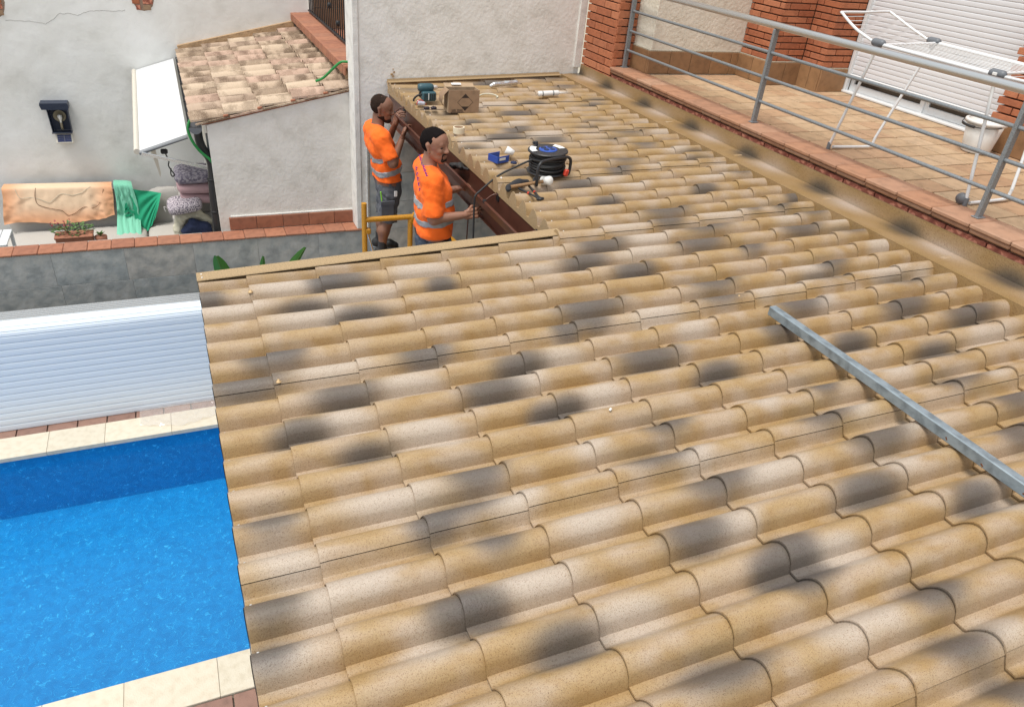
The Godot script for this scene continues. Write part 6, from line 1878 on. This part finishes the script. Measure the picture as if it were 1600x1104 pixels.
	var hb := grow(cran, look.hair_r)
	if look.fringe: hb.append([hd * Vector3(-0.005, 0.080, 0), 0.058, hd * Vector3(0.035, 0.09, 0.0), 0.040])
	var hu := hd.basis * Vector3(0, 1, 0)
	var hf := hd.basis * Vector3(1, 0, 0)
	var hn1: Vector3 = (hd.basis * (look.hairline as Vector3)).normalized()
	var hn2: Vector3 = (hd.basis * Vector3(0.35, -1.0, 0)).normalized()
	obj("hair", sdf_mesh(hb, 0.02, 0.0058, [Plane(hn1, hn1.dot(hd * (look.hair_at as Vector3))), Plane(hn2, hn2.dot(hd * Vector3(-0.02, -0.035, 0)))], 0.009), look.hair, p)
	var bd := [[hd * Vector3(0.0, -0.045, -0.022), 0.0475, hd * Vector3(0.052, -0.088, -0.006), 0.030], [hd * Vector3(0.0, -0.045, 0.022), 0.0475, hd * Vector3(0.052, -0.088, 0.006), 0.030], [hd * Vector3(0.072, -0.092, 0), 0.022, hd * Vector3(0.072, -0.094, 0), 0.022], [hd * Vector3(0.086, -0.038, -0.022), 0.0085, hd * Vector3(0.086, -0.038, 0.022), 0.0085]]
	if look.beard:
		var n3: Vector3 = (hd.basis * Vector3(-0.2, 1.0, 0)).normalized()
		obj("beard", sdf_mesh(bd, 0.014, 0.0058, [Plane(n3, n3.dot(hd * Vector3(0.07, -0.038, 0)))], 0.003), look.hair, p)
	else:
		obj("moustache", sdf_mesh([[hd * Vector3(0.092, -0.038, -0.024), 0.008, hd * Vector3(0.096, -0.034, 0), 0.009], [hd * Vector3(0.096, -0.034, 0), 0.009, hd * Vector3(0.092, -0.038, 0.024), 0.008], [hd * Vector3(0.086, -0.050, 0.028), 0.005, hd * Vector3(0.078, -0.085, 0.022), 0.006], [hd * Vector3(0.086, -0.050, -0.028), 0.005, hd * Vector3(0.078, -0.085, -0.022), 0.006], [hd * Vector3(0.080, -0.090, 0.018), 0.012, hd * Vector3(0.080, -0.090, -0.018), 0.012], [hd * Vector3(0.086, -0.073, 0.0), 0.006, hd * Vector3(0.084, -0.085, 0.0), 0.009]], 0.012, 0.004, [], 0.002), M.hair_short, p)
	for s in [-1.0, 1.0]:
		obj("eye", sdf_mesh([[hd * Vector3(0.0885, 0.014, 0.020 * s), 0.007, hd * Vector3(0.083, 0.012, 0.041 * s), 0.0075]], 0.005, 0.004, [], 0.0), M.eye, p)
		obj("eyebrow", sdf_mesh([[hd * Vector3(0.092, 0.032, 0.012 * s), 0.006, hd * Vector3(0.089, 0.036, 0.032 * s), 0.007], [hd * Vector3(0.089, 0.036, 0.032 * s), 0.007, hd * Vector3(0.076, 0.031, 0.047 * s), 0.005]], 0.005, 0.0035, [], 0.0), look.hair, p)
	obj("lips", sdf_mesh([[hd * Vector3(0.090, -0.054, -0.016), 0.006, hd * Vector3(0.090, -0.054, 0.016), 0.006]], 0.004, 0.0035, [], 0.0), M.lip, p)
	for m in look.prints: obj("shirt_print", m, M.purple, shirt)

func people() -> void:
	# man behind, at the far end of the gutter
	var foot := Vector3(1.74, -1.345, -3.17)
	var hd := Transform3D(Basis(Vector3.UP, -0.5) * Basis(Vector3(0, 0, 1), -0.08), Vector3(1.765, 0.082, -3.235))
	hd.basis = hd.basis.scaled(Vector3.ONE * 0.95)
	var torso := [[Vector3(1.705, -0.135, -3.39), 0.082, Vector3(1.71, -0.125, -3.10), 0.082], [Vector3(1.745, -0.24, -3.32), 0.118, Vector3(1.74, -0.24, -3.16), 0.118], [Vector3(1.80, -0.42, -3.30), 0.125, Vector3(1.795, -0.42, -3.16), 0.125], [Vector3(1.815, -0.58, -3.30), 0.122, Vector3(1.805, -0.58, -3.16), 0.122]]
	person("workman in orange T-shirt and grey shorts behind, lifting the far end of the gutter", foot, hd, torso,
		[Vector3(1.71, -0.145, -3.06), Vector3(1.80, -0.345, -2.985), Vector3(1.905, -0.125, -3.04)],
		[Vector3(1.74, -0.15, -3.42), Vector3(1.87, -0.30, -3.46), Vector3(1.93, -0.09, -3.38)],
		[[Vector3(1.81, -0.66, -3.14), Vector3(1.775, -0.98, -3.12), Vector3(1.725, -1.24, -3.11)], [Vector3(1.83, -0.66, -3.32), Vector3(1.82, -0.98, -3.34), Vector3(1.76, -1.24, -3.35)]],
		{neck = Vector3(1.725, -0.06, -3.245), sleeve = 0.86, hem = -0.565, collar = Vector3(0.42, 0.85, 0.1).normalized(), pelvis = Vector3(1.815, -0.645, -3.23), shorts = true, trousers = M.shorts_grey, toe = Vector3(0.93, 0, 0.36), skin = M.skin1, hair = M.hair_short, hair_r = 0.0035, fringe = false, hairline = Vector3(0.9, -0.35, 0), hair_at = Vector3(0.022, 0.07, 0), beard = true,
		hand_r = [Vector3(0.35, 0.93, -0.1).normalized(), Vector3(0.8, -0.3, -0.5).normalized(), Vector3(-0.5, 0.2, 0.84).normalized(), 1.1, 0.6], hand_l = [Vector3(0.2, 0.95, 0.2).normalized(), Vector3(0.9, -0.2, 0.3).normalized(), Vector3(-0.3, 0.1, -0.9).normalized(), 1.0, 0.6],
		bands = [[Vector3(1.76, -0.34, -3.2), 0.025, Vector3(-0.25, 1, 0)], [Vector3(1.78, -0.47, -3.2), 0.03, Vector3(-0.22, 1, 0)]], prints = []})
	# man in front
	foot = Vector3(1.70, -1.345, -1.5)
	hd = Transform3D(Basis(Vector3.UP, -0.92) * Basis(Vector3(0, 0, 1), 0.02), Vector3(1.705, 0.262, -1.475))
	hd.basis = hd.basis.scaled(Vector3.ONE * 0.97)
	torso = [[Vector3(1.70, 0.045, -1.68), 0.084, Vector3(1.645, 0.055, -1.36), 0.084], [Vector3(1.725, -0.07, -1.60), 0.125, Vector3(1.695, -0.07, -1.42), 0.125], [Vector3(1.73, -0.22, -1.58), 0.135, Vector3(1.705, -0.22, -1.42), 0.138], [Vector3(1.725, -0.36, -1.57), 0.130, Vector3(1.705, -0.36, -1.42), 0.130]]
	var marks := []
	var r := RandomNumberGenerator.new(); r.seed = 3
	for q in [[655, 243, 666, 274, 11, 0.012, 0.022], [650, 263, 655, 296, 5, 0.02, 0.034]]:
		for k in int(q[4]):
			var t: float = k / (q[4] - 1.0)
			var d := ray(lerpf(q[0], q[2], t), lerpf(q[1], q[3], t))
			var p := cam.position + d * 4.0
			for n in 60:
				var m := 9.0
				for b in torso:
					var ab: Vector3 = b[2] - b[0]
					var w := clampf((p - b[0]).dot(ab) / ab.length_squared(), 0.0, 1.0)
					m = minf(m, p.distance_to(b[0] + ab * w) - lerpf(b[1], b[3], w) - 0.016)
				p += d * m
			var h := r.randf_range(q[5], q[6])
			var bs := Basis(Vector3.UP, -0.5) * Basis(Vector3(0, 0, 1), r.randf_range(-0.5, 0.5))
			var st := mb()
			add_box(st, p, Vector3(0.006, h, 0.004), bs)
			add_box(st, p + bs * Vector3(0.006, h * 0.25, 0), Vector3(0.012, 0.005, 0.004), bs)
			marks.append(done(st))
	person("workman in orange T-shirt and blue jeans in front, holding the hanging cable", foot, hd, torso,
		[Vector3(1.640, 0.04, -1.325), Vector3(1.645, -0.21, -1.275), Vector3(1.885, -0.185, -1.245)],
		[Vector3(1.715, 0.03, -1.72), Vector3(1.80, -0.2, -1.76), Vector3(1.95, -0.12, -1.62)],
		[[Vector3(1.715, -0.52, -1.41), Vector3(1.73, -0.93, -1.41), Vector3(1.69, -1.25, -1.42)], [Vector3(1.72, -0.52, -1.59), Vector3(1.74, -0.93, -1.60), Vector3(1.70, -1.25, -1.60)]],
		{neck = Vector3(1.668, 0.118, -1.50), sleeve = 0.93, hem = -0.40, collar = Vector3(0.42, 0.86, 0.12).normalized(), pelvis = Vector3(1.715, -0.49, -1.5), shorts = false, trousers = M.jeans, toe = Vector3(0.97, 0, 0.2), skin = M.skin2, hair = M.hair, hair_r = 0.005, fringe = true, hairline = Vector3(0.8, -0.6, 0), hair_at = Vector3(0.056, 0.088, 0), beard = false,
		hand_r = [Vector3(0.97, 0.12, 0.0).normalized(), Vector3(0.1, -0.35, -0.93).normalized(), Vector3(-0.1, 0.93, -0.3).normalized(), 0.75, 1.0], hand_l = [Vector3(0.8, 0.4, 0.4).normalized(), Vector3(0.3, -0.9, 0.1).normalized(), Vector3(-0.3, 0.1, 0.9).normalized(), 0.7, 0.6],
		bands = [[Vector3(1.71, -0.14, -1.5), 0.026, Vector3(-0.12, 1, -0.08)], [Vector3(1.71, -0.275, -1.5), 0.026, Vector3(-0.08, 1, -0.05)]], prints = marks})
